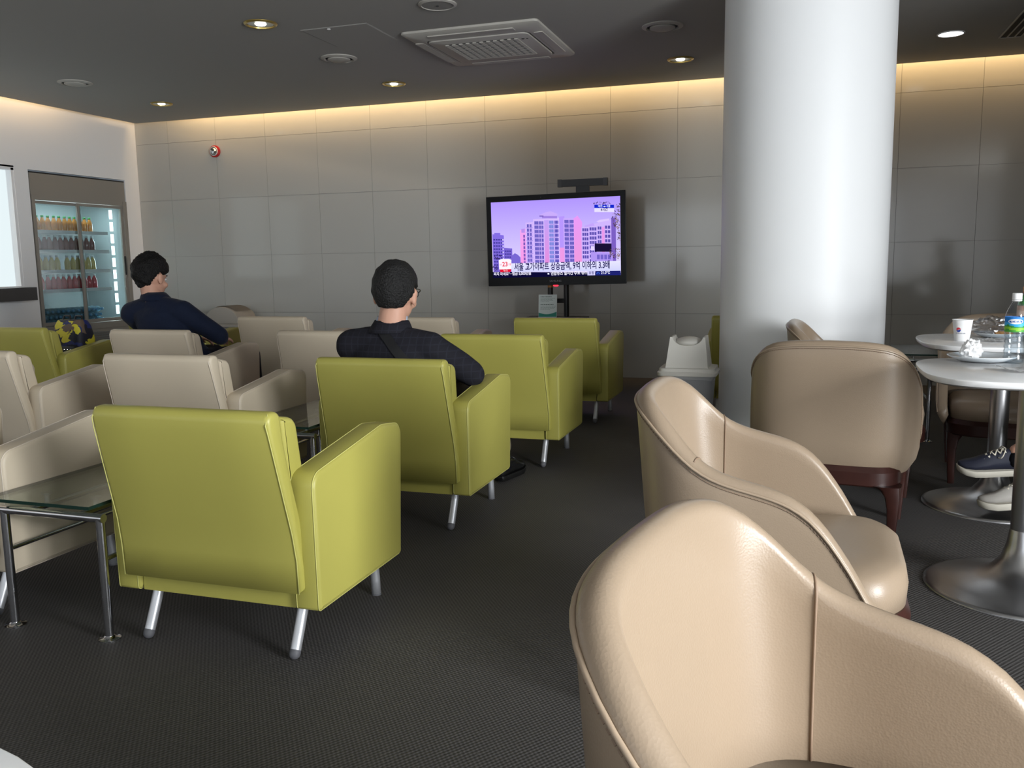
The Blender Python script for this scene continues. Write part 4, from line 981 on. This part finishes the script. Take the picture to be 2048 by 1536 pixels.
def stext(body, x, y, x1, size_px, c, name='caption'):
    """lettering on the screen: baseline start at (x, y), ending at x1, in crop pixels"""
    a = suv(x, y); b_ = suv(x1, y - (x1-x)*0.030 if y > 700 else y - (x1-x)*0.05); sz = size_px*(SZ1-SZ0)/735
    mt4 = Matrix.Translation((a[0], -0.0258, a[1])) @ Matrix(((1, 0, 0, 0), (0, 0, -1, 0), (0, 1, 0, 0), (0, 0, 0, 1)))
    return flat(name, text_bm(body, sz, mt4, 'LEFT', b_[0]-a[0], sz*0.022), emis('ink_'+name, srgb(*c), 0.66), tv)
stext('서울 고가아파트 상승금액, 9억 이하의 3.3배', 432, 958, 1350, 84, (28, 18, 84))
stext('파지 마세요"···벌금 5,000만원', 224, 1010, 596, 36, (236, 232, 255))
stext('연합뉴스 실시간 주요 뉴스', 790, 1002, 1140, 40, (240, 238, 255))
stext('포항', 1152, 994, 1204, 34, (60, 60, 120)); stext('21.0℃', 1268, 990, 1352, 38, (232, 232, 255))
stext('23', 312, 922, 366, 62, (232, 30, 60)); stext('4시간', 1272, 392, 1338, 34, (30, 30, 70)); stext('대전', 1250, 355, 1288, 26, (220, 220, 255)); stext('서울', 1326, 355, 1362, 26, (220, 220, 255))
stext('오전', 284, 914, 306, 20, (240, 120, 150)); stext('연합', 374, 910, 402, 20, (240, 120, 150)); stext('뉴스', 322, 970, 368, 22, (250, 190, 200))
bm = text_bm('SAMSUNG', 0.024, Matrix.Translation((0, -0.0228, -0.372)) @ Matrix(((1, 0, 0, 0), (0, 0, -1, 0), (0, 1, 0, 0), (0, 0, 0, 1))), 'CENTER'); flat('logo', bm, mat('silver_print', (0.30, 0.30, 0.31), 0.4), tv)
bm = B(); ellipsoid(bm, (0.0, -0.012, -HH-0.006), (0.026, 0.008, 0.010), 16); obj('standby_light', bm, emis('red_standby', (0.95, 0.03, 0.06), 1.2), tv, True)
bm = B(); ellipsoid(bm, (-0.12, -0.0225, 0.374), (0.004, 0.002, 0.004), 8); obj('sensor', bm, 'grey_plastic', tv)
st = thing('tv_stand', 'black floor stand with two posts and a shelf under the television', 'stand', (tvx, 7.66, 0))
for x in (-0.075, 0.075):
    bm = B(); lathe(bm, [(0.024, 0.02), (0.024, 1.45)], 20, (x, 0.03, 0)); obj('post', bm, 'black', st, True)
for z in (0.74, 1.0, 1.40): obj('cross_bar', rbox((-0.075, 0.014, z-0.02), (0.075, 0.046, z+0.02), 0.003), 'black', st)
obj('mount_plate', rbox((-0.25, 0.007, 1.10), (0.25, 0.0135, 1.46), 0.003), 'black', st)
bm = B(); pl = round_poly([(-0.28, -0.26), (0.27, -0.26), (0.27, 0.10), (-0.28, 0.10)], 0.02, 3); pillow(bm, [Vector(p) for p in pl], 0.575, 0.598, 0.004, lambda u, v, w_: (u, v, w_), 2); obj('shelf', bm, 'black', st, 30)
obj('floor_base', rbox((-0.40, -0.28, 0.0), (0.40, 0.22, 0.03), 0.006), 'black', st)
bm = B(); lathe(bm, [(0.0245, 0.86), (0.0245, 0.90)], 16, (-0.075, 0.03, 0)); obj('clamp_ring', bm, mat('amber_clamp', (0.50, 0.22, 0.03), 0.4), st, True)
# bar above the TV
t_ = thing('camera_bar', 'grey bar on a bracket just above the television', 'bar', (-1.845, 7.66, 1.70))
bm = B(); box(bm, (-0.215, -0.02, 0.045), (0.215, 0.02, 0.105)); bevel_all(bm, 0.005, 2); obj('bar', bm, 'grey_plastic', t_, 30)
bm = B(); box(bm, (-0.06, -0.01, -0.16), (0.06, 0.012, 0.046)); obj('bracket', bm, 'grey_plastic', t_)
for s_ in (-1, 1): obj('end_cap', rbox((s_*0.205-0.018, -0.023, 0.042), (s_*0.205+0.018, 0.023, 0.108), 0.004), mat('bar_end', (0.09, 0.09, 0.095), 0.4), t_)
# card holder on the shelf
t_ = thing('notice_card', 'white and teal notice card standing on the television stand shelf', 'card', (-2.138, 7.52, 0.598)); t_.rotation_euler = (math.radians(-8), 0, math.radians(6))
obj('backing', rbox((-0.083, 0.0, 0.004), (0.083, 0.004, 0.205), 0.001), 'white', t_); obj('foot', rbox((-0.083, -0.010, 0.0), (0.083, 0.06, 0.005), 0.001), 'white', t_)
bm = B(); cl2 = bm.loops.layers.float_color.new('col')
def cardpoly(pts, c, y):
    f = bm.faces.new([bm.verts.new((x, y, z)) for x, z in pts])
    for l in f.loops: l[cl2] = (*c, 1)
cardpoly([(-0.081, 0.006), (0.081, 0.006), (0.081, 0.203), (-0.081, 0.203)], srgb(222, 232, 228), -0.0006)
cardpoly([(-0.081, 0.006), (0.081, 0.006), (0.081, 0.052)]+[(0.081-0.162*q/10, 0.052-0.018*math.sin(PI*q/10)-0.008*q/10) for q in range(1, 11)], srgb(30, 140, 120), -0.0009)
for q, (z, wd, dk) in enumerate(((0.182, 0.095, 1), (0.170, 0.120, 0), (0.160, 0.105, 0), (0.150, 0.110, 0), (0.140, 0.08, 0), (0.112, 0.11, 1), (0.100, 0.135, 0), (0.090, 0.12, 0), (0.080, 0.11, 0), (0.070, 0.085, 0))):
    x = -0.065
    while x < -0.065+wd:
        w_ = rnd.uniform(0.006, 0.016); cardpoly([(x, z), (x+w_, z), (x+w_, z+(0.006 if dk else 0.004)), (x, z+(0.006 if dk else 0.004))], srgb(90, 110, 105) if dk else srgb(150, 165, 160), -0.0009); x += w_+0.003
flat('print', bm, 'print', t_)

# ------------------------------------------------------------------ camouflage bag
def camo_mat():
    mt, t, b = nt('camouflage'); L = t.links.new; b.inputs['Roughness'].default_value = 0.6
    tc = t.nodes.new('ShaderNodeTexCoord'); n = t.nodes.new('ShaderNodeTexNoise'); n.inputs['Scale'].default_value = 14; n.inputs['Detail'].default_value = 2
    L(tc.outputs['Object'], n.inputs['Vector'])
    ad = t.nodes.new('ShaderNodeVectorMath'); ad.operation = 'MULTIPLY_ADD'; ad.inputs[1].default_value = (0.09, 0.09, 0.09); L(n.outputs['Color'], ad.inputs[0]); L(tc.outputs['Object'], ad.inputs[2])
    sc_ = t.nodes.new('ShaderNodeMapping'); sc_.inputs['Scale'].default_value = (0.55, 1, 1.1); L(ad.outputs[0], sc_.inputs[0])
    v = t.nodes.new('ShaderNodeTexVoronoi'); v.inputs['Scale'].default_value = 19; L(sc_.outputs[0], v.inputs['Vector'])
    sp = t.nodes.new('ShaderNodeSeparateColor'); L(v.outputs['Color'], sp.inputs[0]); r = t.nodes.new('ShaderNodeValToRGB'); r.color_ramp.interpolation = 'CONSTANT'
    e = r.color_ramp.elements; e[0].position = 0; e[0].color = (0.006, 0.008, 0.02, 1); e[1].position = 0.32; e[1].color = (0.010, 0.02, 0.13, 1)
    for p_, c in ((0.55, (0.62, 0.55, 0.03, 1)), (0.76, (0.12, 0.08, 0.055, 1))): q = e.new(p_); q.color = c
    L(sp.outputs[0], r.inputs[0]); L(r.outputs[0], b.inputs['Base Color']); return mt
M['camo'] = camo_mat()
t_ = thing('camouflage_bag', 'blue, yellow and brown camouflage bag standing on the green armchair at left', 'bag', (-4.905, 4.93, 0.400), math.radians(-8))
bm = B(); R = []
for z, hx, hy in ((0.0, 0.135, 0.075), (0.01, 0.148, 0.085), (0.12, 0.152, 0.088), (0.22, 0.150, 0.082), (0.30, 0.140, 0.062), (0.335, 0.125, 0.035), (0.342, 0.115, 0.015)):
    R.append([(p.x+0.010*noise.noise(Vector((p.x*9, z*9, 1))), p.y+0.014*noise.noise(Vector((p.x*8, z*8, p.y*8))), z+0.018*noise.noise(Vector((p.x*10, p.y*10, 5)))*(z > 0.2)) for p in rsq(hx, hy, min(hx, hy)*0.6)])
rings(bm, R, True, True, True); obj('body', bm, 'camo', t_, 40)
bm = B(); R = [[(p.x, p.y, z) for p in rsq(hx, hy, 0.05)] for z, hx, hy in ((0.0, 0.15, 0.092), (0.15, 0.157, 0.094), (0.158, 0.154, 0.090))]; rings(bm, R, True, False, False); bd = obj('lower_band', bm, mat('black_vinyl', (0.008, 0.010, 0.018), 0.35), t_, 40)
mes = None
for k in range(8):
    if mes is None:
        bm = B(); ellipsoid(bm, (0, 0, 0), (0.006, 0.004, 0.006), 8); o = obj('stud', bm, 'chrome', bd, True); mes = o.data
    else: o = bpy.data.objects.new('stud', mes); link(o, bd)
    o.location = (-0.112+k*0.032, -0.0955, 0.135)
for s_ in (-1, 1):
    bm = B(); tube(bm, [(s_*0.06-0.04, 0.0, 0.33), (s_*0.06-0.03, 0.01, 0.365), (s_*0.06+0.03, 0.01, 0.365), (s_*0.06+0.04, 0.0, 0.33)], 0.006, 8); obj('handle', bm, 'black', t_, True)

# ------------------------------------------------------------------ people
def capsule(bm, a, b, ra, rb, n=14):
    a, b = Vector(a), Vector(b)
    if (b-a).length < 1e-5: ellipsoid(bm, a, (ra, ra, ra), n); return
    tube(bm, [a, a.lerp(b, 0.5), b], [ra, (ra+rb)/2, rb], n); ellipsoid(bm, a, (ra, ra, ra), n); ellipsoid(bm, b, (rb, rb, rb), n)
def chain(bm, pts, rad, n=14):
    for i in range(len(pts)-1): capsule(bm, pts[i], pts[i+1], rad[i], rad[i+1], n)
def torso(bm, secs, n=24):
    """closed loft of ellipse sections: (centre, half width, half depth, tilt about x)"""
    rs = []
    for c, hx, hy, tilt, yawz in secs:
        R = Matrix.Rotation(yawz, 3, 'Z') @ Matrix.Rotation(tilt, 3, 'X')
        ring = []
        for k in range(n):
            a = 2*PI*k/n; e = 2/2.5
            ring.append(Vector(c) + R @ Vector((hx*math.copysign(abs(math.cos(a))**e, math.cos(a)), hy*math.copysign(abs(math.sin(a))**e, math.sin(a)), 0)))
        rs.append(ring)
    rings(bm, rs, True, True, True)
def hand(bm, wrist, direction, palm_n, side, curl=0.5, sc=1.0):
    d = Vector(direction).normalized(); n = Vector(palm_n); n = (n - d*n.dot(d)).normalized(); s = d.cross(n)*side
    w0 = Vector(wrist)
    for k in range(4):      # palm
        o_ = (k-1.5)*0.020*sc
        capsule(bm, w0+s*o_*0.6+d*0.012*sc, w0+s*o_+d*0.078*sc, 0.0135*sc, 0.0115*sc, 10)
    for k, ln_ in enumerate((0.068, 0.078, 0.072, 0.056)):
        p = w0+s*((k-1.5)*0.021*sc)+d*0.082*sc; q = d.copy(); r = 0.0082*sc; pts = [p]; ang = 0
        for j, f in enumerate((0.45, 0.30, 0.25)):
            ang += curl*(0.55+0.25*j); dd = (d*math.cos(ang)+n*math.sin(ang)); p = p+dd*ln_*f*sc; pts.append(p)
        chain(bm, pts, [r, r*0.95, r*0.88, r*0.78], 10)
    p = w0-s*0.028*sc+d*0.022*sc; a1 = p+(d*0.6-s*0.75+n*0.25).normalized()*0.036*sc; a2 = a1+(d*0.85-s*0.3+n*0.35).normalized()*0.030*sc; a3 = a2+(d*0.95+n*0.3).normalized()*0.022*sc
    chain(bm, [p, a1, a2, a3], [0.0135*sc, 0.0105*sc, 0.0095*sc, 0.008*sc], 10)
def shoe(parent, ankle, toe_dir, up_dir, mats, name='shoe', sc=1.0, laces=True):
    """sneaker: sole, upper and laces; heel under the ankle"""
    f = Vector(toe_dir).normalized(); u = Vector(up_dir); u = (u-f*u.dot(f)).normalized(); s = f.cross(u)
    Mx = Matrix((s, f, u)).transposed().to_4x4(); Mx.translation = Vector(ankle) - u*0.10*sc - f*0.055*sc; Mx = Mx @ Matrix.Scale(sc, 4)
    ys = [(0.0, 0.020), (0.012, 0.030), (0.05, 0.034), (0.11, 0.034), (0.17, 0.043), (0.21, 0.045), (0.245, 0.038), (0.268, 0.022), (0.276, 0.006)]
    out = [Vector((w_, y)) for y, w_ in ys] + [Vector((-w_, y)) for y, w_ in reversed(ys)]
    bm = B(); R = []
    for z, d in ((0.0, 0.004), (0.004, 0.0), (0.024, -0.002), (0.028, 0.0)):
        R.append([(p.x, p.y, z + (0.018*max(0, (p.y-0.20)/0.076)**2) + 0.004*(p.y < 0.1)) for p in inset(out, d)])
    rings(bm, R, True, True, True); bm.transform(Mx); so = obj(name, bm, mats[1], parent, 40)
    secs = [(0.004, 0.020, 0.070), (0.018, 0.029, 0.080), (0.05, 0.032, 0.088), (0.09, 0.032, 0.092), (0.13, 0.034, 0.086), (0.17, 0.040, 0.070), (0.21, 0.042, 0.052), (0.245, 0.035, 0.044), (0.266, 0.020, 0.040), (0.273, 0.006, 0.036)]
    bm = B(); rs = []
    for y, hw_, h in secs:
        zb = 0.024 + 0.018*max(0, (y-0.20)/0.076)**2; ring = []
        for k in range(16):
            a = 2*PI*k/16; x = hw_*math.copysign(abs(math.cos(a))**0.75, math.cos(a)); z = zb+(h-zb+0.02)*0.5*(1+math.copysign(abs(math.sin(a))**0.8, math.sin(a)))
            if math.sin(a) > 0.3: x *= 0.72
            ring.append((x, y, z))
        rs.append(ring)
    rings(bm, rs, True, True, True); bm.transform(Mx); obj('upper', bm, mats[0], so, 'all')
    if laces:
        bm = B()
        tops = [(0.100, 0.112), (0.120, 0.108), (0.140, 0.101), (0.160, 0.091), (0.178, 0.083)]
        for i in range(len(tops)-1):
            for sg in (-1, 1): tube(bm, [(sg*0.022, tops[i][0], tops[i][1]-0.006), (0, (tops[i][0]+tops[i+1][0])/2, (tops[i][1]+tops[i+1][1])/2+0.003), (-sg*0.022, tops[i+1][0], tops[i+1][1]-0.007)], 0.0028, 6)
        for sg in (-1, 1):
            tube(bm, [(0, 0.098, 0.114)]+[(sg*(0.012+0.028*math.sin(PI*q/6)), 0.10+0.030*q/6, 0.114-0.040*q/6*math.sin(PI*q/8)) for q in range(1, 7)]+[(sg*0.004, 0.106, 0.113)], 0.0024, 6)
        bm.transform(Mx); obj('laces', bm, mats[2], so, 'all')
    return so
def head(t, bm_body, c, yaw, pitch, tilt, hair_m, sc=1.0, style='short', glasses=False):
    R = Matrix.Rotation(yaw, 3, 'Z') @ Matrix.Rotation(pitch, 3, 'X') @ Matrix.Rotation(tilt, 3, 'Y'); c = Vector(c)
    P = lambda x, y, z: c + R @ (Vector((x, y, z))*sc)
    E = lambda p, r, n=18: ellipsoid(bm_body, P(*p), tuple(q*sc for q in r), n, rot=R)
    E((0, -0.008, 0.022), (0.077, 0.096, 0.098), 26); E((0, 0.022, -0.035), (0.064, 0.074, 0.080), 22); E((0, 0.045, -0.088), (0.040, 0.042, 0.030))
    E((0, 0.092, -0.020), (0.012, 0.020, 0.024), 12); E((0, 0.103, -0.032), (0.015, 0.013, 0.011), 12); E((0, 0.075, 0.022), (0.050, 0.020, 0.014), 14)
    for s in (-1, 1):
        E((s*0.079, -0.004, -0.014), (0.010, 0.021, 0.034), 14); E((s*0.083, -0.010, 0.002), (0.011, 0.018, 0.018), 12); E((s*0.050, 0.058, -0.035), (0.022, 0.024, 0.020), 12)
        bm = B(); ellipsoid(bm, P(s*0.031, 0.082, 0.006), (0.012*sc, 0.010*sc, 0.008*sc), 12, rot=R); e_ = obj('eye', bm, 'eye', t, 'all')
        bm = B(); ellipsoid(bm, P(s*0.031, 0.0905, 0.006), (0.005*sc, 0.003*sc, 0.005*sc), 10, rot=R); obj('iris', bm, 'black', e_, 'all')
        bm = B(); tube(bm, [P(s*0.014, 0.094, 0.027), P(s*0.032, 0.093, 0.032), P(s*0.050, 0.080, 0.027)], 0.0035*sc, 6); obj('eyebrow', bm, hair_m, t, 'all')
    bm = B(); tube(bm, [P(-0.024, 0.083, -0.062), P(-0.010, 0.094, -0.059), P(0.0, 0.095, -0.061), P(0.010, 0.094, -0.059), P(0.024, 0.083, -0.062)], [0.003*sc, 0.006*sc, 0.006*sc, 0.006*sc, 0.003*sc], 8); obj('lips', bm, 'lip', t, 'all')
    # hair: a cap that dives under the skin below the hairline
    bm = B(); rs = []; NT, NP = 40, 64
    for i in range(1, NT):
        th = PI*0.86*i/NT; ring = []
        for k in range(NP):
            ph = 2*PI*k/NP; d = Vector((math.sin(th)*math.cos(ph), math.sin(th)*math.sin(ph), math.cos(th)))
            frontness = d.y/max(0.25, math.sqrt(d.x*d.x+d.y*d.y))
            if style == 'short': line = lerp_tab([(-1, -0.82), (-0.55, -0.74), (-0.25, -0.36), (-0.05, 0.12), (0.25, -0.02), (0.45, 0.05), (0.62, 0.42), (1, 0.52)], frontness)
            else: line = lerp_tab([(-1, -0.88), (-0.6, -0.80), (-0.30, -0.34), (-0.05, 0.05), (0.25, -0.12), (0.45, 0.0), (0.62, 0.34), (1, 0.42)], frontness)
            s_ = min(1, max(0, (d.z-line)/0.10+0.5)); s_ = s_*s_*(3-2*s_)
            vol = 0.012 if style == 'short' else 0.008+0.016*min(1, max(0, d.z+0.45))
            nz = noise.noise(d*(3.2 if style == 'short' else 2.4)+Vector((4, 1, 2)))*(0.004 if style == 'short' else 0.012) + abs(noise.noise(Vector((d.x*9, d.y*9, d.z*4))))*(0.003 if style == 'short' else 0.010)
            vol += (0.010*max(0, d.z) if style != 'short' else 0.002*max(0, d.z))
            base = Vector((0.077*d.x, 0.096*d.y, 0.098*d.z)) + Vector((0, -0.008, 0.022))
            lower = max(0, -d.z)*0.018*(d.y > -0.4)
            q = base + d*(s_*(vol+nz) - (1-s_)*0.022)
            ring.append(P(q.x, q.y, q.z))
        rs.append(ring)
    rings(bm, rs, True, True, True); obj('hair', bm, hair_m, t, 'all')
    if glasses:
        g = bpy.data.objects.new('glasses', None); link(g, t)
        bm = B()
        for s in (-1, 1):
            tube(bm, [P(s*0.083, -0.020, 0.014), P(s*0.084, 0.0, 0.020), P(s*0.082, 0.06, 0.022), P(s*0.072, 0.104, 0.020)], 0.0022*sc, 6)
            tube(bm, [P(s*(0.037+0.028*math.cos(2*PI*q/18)), 0.106-0.3*abs(s*0.028*math.cos(2*PI*q/18))*0.3, 0.006+0.020*math.sin(2*PI*q/18)) for q in range(19)], 0.0016*sc, 6, cap=False)
            tube(bm, [P(s*0.065, 0.104, 0.012), P(s*0.072, 0.104, 0.020)], 0.002*sc, 6)
        tube(bm, [P(-0.010, 0.107, 0.010), P(0, 0.110, 0.013), P(0.010, 0.107, 0.010)], 0.0016*sc, 6); obj('glasses_frame', bm, 'black', g, True)
        bm = B()
        for s in (-1, 1):
            vs = [bm.verts.new(P(s*0.037+0.027*math.cos(2*PI*q/18), 0.104, 0.006+0.019*math.sin(2*PI*q/18))) for q in range(18)]; bm.faces.new(vs)
        bmesh.ops.solidify(bm, geom=bm.faces[:], thickness=0.0015); obj('lens', bm, 'pet', g)
    return P, R

def seated(name, label, origin, rz, J, top_m, leg_m, hair_m, hsc, hstyle, shoes, glasses=False, collar=True, strap=False, inner_collar=None):
    t = thing(name, label, 'person', origin, rz)
    V = lambda k: Vector(J[k])
    pel, chest, neck, hd = V('pelvis'), V('chest'), V('neck'), V('head')
    yawt = J.get('twist', 0.0)
    # skin body -------------------------------------------------
    bm = B()
    P, R = head(t, bm, hd, *J['head_rot'], hair_m, hsc, hstyle, glasses)
    capsule(bm, neck+Vector((0, 0, -0.05)), hd+R @ Vector((0, -0.012, -0.055))*hsc, 0.060*hsc, 0.053*hsc, 18)
    torso(bm, [(pel+Vector((0, 0, -0.06)), 0.13, 0.09, 0, 0), (pel, 0.14, 0.095, 0, 0), (pel.lerp(chest, 0.5), 0.12, 0.085, 0, yawt*0.5), (chest, 0.135, 0.085, 0, yawt), (neck+Vector((0, 0, -0.07)), 0.070, 0.05, 0, yawt), (neck, 0.05, 0.045, 0, yawt)])
    for s in ('R', 'L'):
        chain(bm, [neck+Vector((0, 0, -0.10)), V('sh'+s), V('el'+s), V('wr'+s)], [0.030, 0.036, 0.034, 0.025])
        d = (V('wr'+s)-V('el'+s)).normalized(); hand(bm, V('wr'+s), J.get('hd'+s, d), J.get('pn'+s, (0, 0, -1)), 1 if s == 'R' else -1, J.get('curl', 0.45))
        chain(bm, [V('hip'+s), V('kn'+s), V('an'+s)], [0.065, 0.045, 0.032])
    remeshed('body', bm, 'skin', t, 0.0068, 2)
    # trousers ---------------------------------------------------
    bm = B(); torso(bm, [(pel+Vector((0, -0.01, -0.088)), 0.15, 0.10, 0, 0), (pel+Vector((0, 0, -0.03)), 0.175, 0.125, 0, 0), (pel+Vector((0, 0, 0.08)), 0.165, 0.115, 0, 0)])
    for s in ('R', 'L'):
        an = V('kn'+s).lerp(V('an'+s), 0.80); chain(bm, [V('hip'+s), V('hip'+s).lerp(V('kn'+s), 0.5), V('kn'+s), V('kn'+s).lerp(an, 0.5), an], [0.088, 0.080, 0.068, 0.062, 0.055])
    remeshed('trousers', bm, leg_m, t, 0.0095, 4)
    for s in ('R', 'L'):
        k, a = V('kn'+s), V('an'+s)
        bm = B(); tube(bm, [k.lerp(a, 0.72), k.lerp(a, 0.9), a+Vector((0, 0, -0.03))], [0.043, 0.040, 0.040], 14, round_end=True); obj('sock', bm, 'sock', t, 'all')
        shoe(t, a, J['toe'+s], J.get('up'+s, (0, 0, 1)), shoes if not isinstance(shoes, dict) else shoes[s], 'shoe', 1.0, True)
    # jacket or shirt -------------------------------------------
    bm = B()
    shm = (V('shR')+V('shL'))/2
    torso(bm, [(pel+Vector((0, -0.01, -0.05)), 0.185, 0.135, 0, 0), (pel+Vector((0, 0, 0.04)), 0.19, 0.135, 0, 0), (pel.lerp(chest, 0.5), 0.185, 0.130, 0, yawt*0.5), (chest, 0.195, 0.128, 0, yawt), (shm+Vector((0, 0, 0.0)), 0.165, 0.100, 0, yawt), (shm+Vector((0, 0, 0.045)), 0.105, 0.072, 0, yawt), (neck+Vector((0, 0, -0.01)), 0.062, 0.062, 0, yawt)], 28)
    for s in ('R', 'L'):
        sh, el, wr = V('sh'+s), V('el'+s), V('wr'+s)
        capsule(bm, neck+Vector((0, 0, -0.045)), sh, 0.064, 0.073, 18)
        chain(bm, [sh, sh.lerp(el, 0.5), el, el.lerp(wr, 0.5), el.lerp(wr, 0.90)], [0.074, 0.066, 0.058, 0.050, 0.040], 18)
    def wr_(co):
        n1 = noise.noise(co*7.0)*0.007 + noise.noise(Vector((co.x*5, co.y*9, co.z*20)))*0.0045
        c_ = (co - Vector((chest.x, chest.y, co.z))); c_.z = 0
        return co + (c_.normalized() if c_.length > 1e-4 else Vector((0, 0, 0)))*n1
    jk = remeshed('jacket' if strap else 'shirt', bm, top_m, t, 0.0095, 5, wr_)
    if collar:
        nb = neck; ax = (hd-neck).normalized(); bm = B(); rs = []
        Rz = Matrix.Rotation(yawt, 3, 'Z')
        for (h, rad, drop) in ((-0.030, 0.082, 0), (0.012, 0.076, 0.012), (0.030, 0.071, 0.030), (0.033, 0.076, 0.032), (0.006, 0.088, 0.012), (-0.020, 0.098, 0)):
            ring = []
            for k in range(32):
                a = 2*PI*k/32; v = Rz @ Vector((rad*math.cos(a), rad*0.95*math.sin(a), 0)); ft = max(0, math.sin(a)); ring.append(nb + v + ax*(h-drop*2.2*ft*ft) + Rz @ Vector((0, 0.012+0.02*ft, 0)))
            rs.append(ring)
        rings(bm, rs, True, False, False); obj('collar', bm, top_m, jk, 'all')
    if inner_collar:
        nb = neck; ax = (hd-neck).normalized(); bm = B(); rs = []
        for (h, rad) in ((-0.02, 0.072), (0.036, 0.066), (0.050, 0.064), (0.050, 0.067), (0.02, 0.071)):
            rs.append([nb + Vector((rad*math.cos(2*PI*k/28), rad*0.95*math.sin(2*PI*k/28), 0)) + ax*(h-0.05*max(0, math.sin(2*PI*k/28))**2) + Vector((0, 0.014, 0)) for k in range(28)])
        rings(bm, rs, True, False, False); obj('shirt_collar', bm, inner_collar, jk, 'all')
    if strap:
        bv = BVHTree.FromPolygons([v.co.copy() for v in jk.data.vertices], [tuple(f.vertices) for f in jk.data.polygons]); pts, ns = [], []
        for k in range(26):
            f = k/25; x = strap[0][0]+(strap[1][0]-strap[0][0])*f; z = strap[0][1]+(strap[1][1]-strap[0][1])*f
            hit = bv.ray_cast(Vector((x, -1.5, z)), Vector((0, 1, 0)))
            if hit[0] is not None: pts.append(hit[0]+Vector((0, -0.003, 0))); ns.append(hit[1] if hit[1].y < 0 else -hit[1])
        ns2 = [sum((ns[max(0, min(len(ns)-1, i+d))] for d in (-3, -2, -1, 0, 1, 2, 3)), Vector()) for i in range(len(ns))]
        pts2 = [sum((pts[max(0, min(len(pts)-1, i+d))] for d in (-1, 0, 1)), Vector())/3 for i in range(len(pts))]
        bm = B(); ribbon(bm, pts2, ns2, 0.040, 0.003); obj('shoulder_strap', bm, 'strap', jk, True)
    return t
blk = ('shoe_black', 'shoe_black', 'black')
seated('person', 'person in dark checked jacket and glasses seated in the second green armchair', (-1.600, 3.53, 0), 0.0,
       dict(pelvis=(-0.02, -0.03, 0.49), chest=(-0.075, -0.095, 0.665), neck=(-0.085, -0.105, 0.825), head=(-0.060, -0.085, 0.970), head_rot=(math.radians(8), math.radians(-6), math.radians(2)), twist=math.radians(-6),
            shR=(0.100, -0.095, 0.735), elR=(0.262, -0.02, 0.622), wrR=(0.12, 0.20, 0.60), pnR=(0, 0, -1), shL=(-0.265, -0.105, 0.745), elL=(-0.300, 0.02, 0.660), wrL=(-0.10, 0.22, 0.63), pnL=(0, 0, -1),
            hipR=(0.075, 0.0, 0.485), knR=(0.175, 0.425, 0.485), anR=(0.200, 0.555, 0.105), toeR=(0.12, 1, 0), hipL=(-0.12, 0.0, 0.485), knL=(-0.15, 0.43, 0.485), anL=(-0.13, 0.48, 0.105), toeL=(-0.1, 1, 0)),
       'jacket', 'trouser_grey', 'hair_grey', 1.09, 'short', blk, True, True, ((-0.135, 0.860), (0.13, 0.60)), 'shirt_blue')
seated('person', 'person in navy shirt with black hair, head bent, seated in a beige armchair', (-3.77, 4.75, 0), 0.0,
       dict(pelvis=(-0.02, -0.03, 0.49), chest=(-0.115, -0.085, 0.715), neck=(-0.170, -0.115, 0.910), head=(-0.205, -0.085, 1.028), head_rot=(math.radians(-4), math.radians(-14), math.radians(-7)), twist=math.radians(-6),
            shR=(0.035, -0.105, 0.815), elR=(0.235, -0.01, 0.655), wrR=(0.10, 0.19, 0.62), pnR=(0, 0, -1), shL=(-0.345, -0.115, 0.805), elL=(-0.355, 0.06, 0.660), wrL=(-0.16, 0.22, 0.62), pnL=(0, 0, -1),
            hipR=(0.09, 0.0, 0.485), knR=(0.15, 0.43, 0.49), anR=(0.15, 0.47, 0.105), toeR=(0.1, 1, 0), hipL=(-0.11, 0.0, 0.485), knL=(-0.14, 0.43, 0.49), anL=(-0.14, 0.47, 0.105), toeL=(-0.1, 1, 0)),
       'navy', 'trouser_dark', 'hair', 1.07, 'full', blk, False, True)
seated('person', 'person past the right edge, only a navy sneaker with cream laces in view', (1.63, 4.00, 0), face(-1, 0),
       dict(pelvis=(0, -0.06, 0.54), chest=(0, -0.08, 0.78), neck=(0, -0.08, 1.00), head=(0, -0.05, 1.15), head_rot=(0, math.radians(-8), 0),
            shR=(0.19, -0.09, 0.94), elR=(0.25, 0.10, 0.76), wrR=(0.14, 0.30, 0.80), shL=(-0.19, -0.09, 0.94), elL=(-0.25, 0.10, 0.76), wrL=(-0.14, 0.30, 0.80),
            hipR=(0.10, 0.0, 0.54), knR=(0.07, 0.40, 0.52), anR=(0.00, 0.690, 0.165), toeR=(-0.02, 1, -0.14), upR=(0.05, 0.14, 1), hipL=(-0.10, 0.0, 0.54), knL=(-0.07, 0.41, 0.53), anL=(-0.045, 0.772, 0.300), toeL=(0.02, 1, -0.06), upL=(-0.22, 0.05, 1)),
       'trouser_grey', 'trouser_dark', 'hair', 1.0, 'short', dict(L=('shoe_navy', 'sole', 'lace'), R=('shoe_grey', 'sole', 'lace')), False, True)
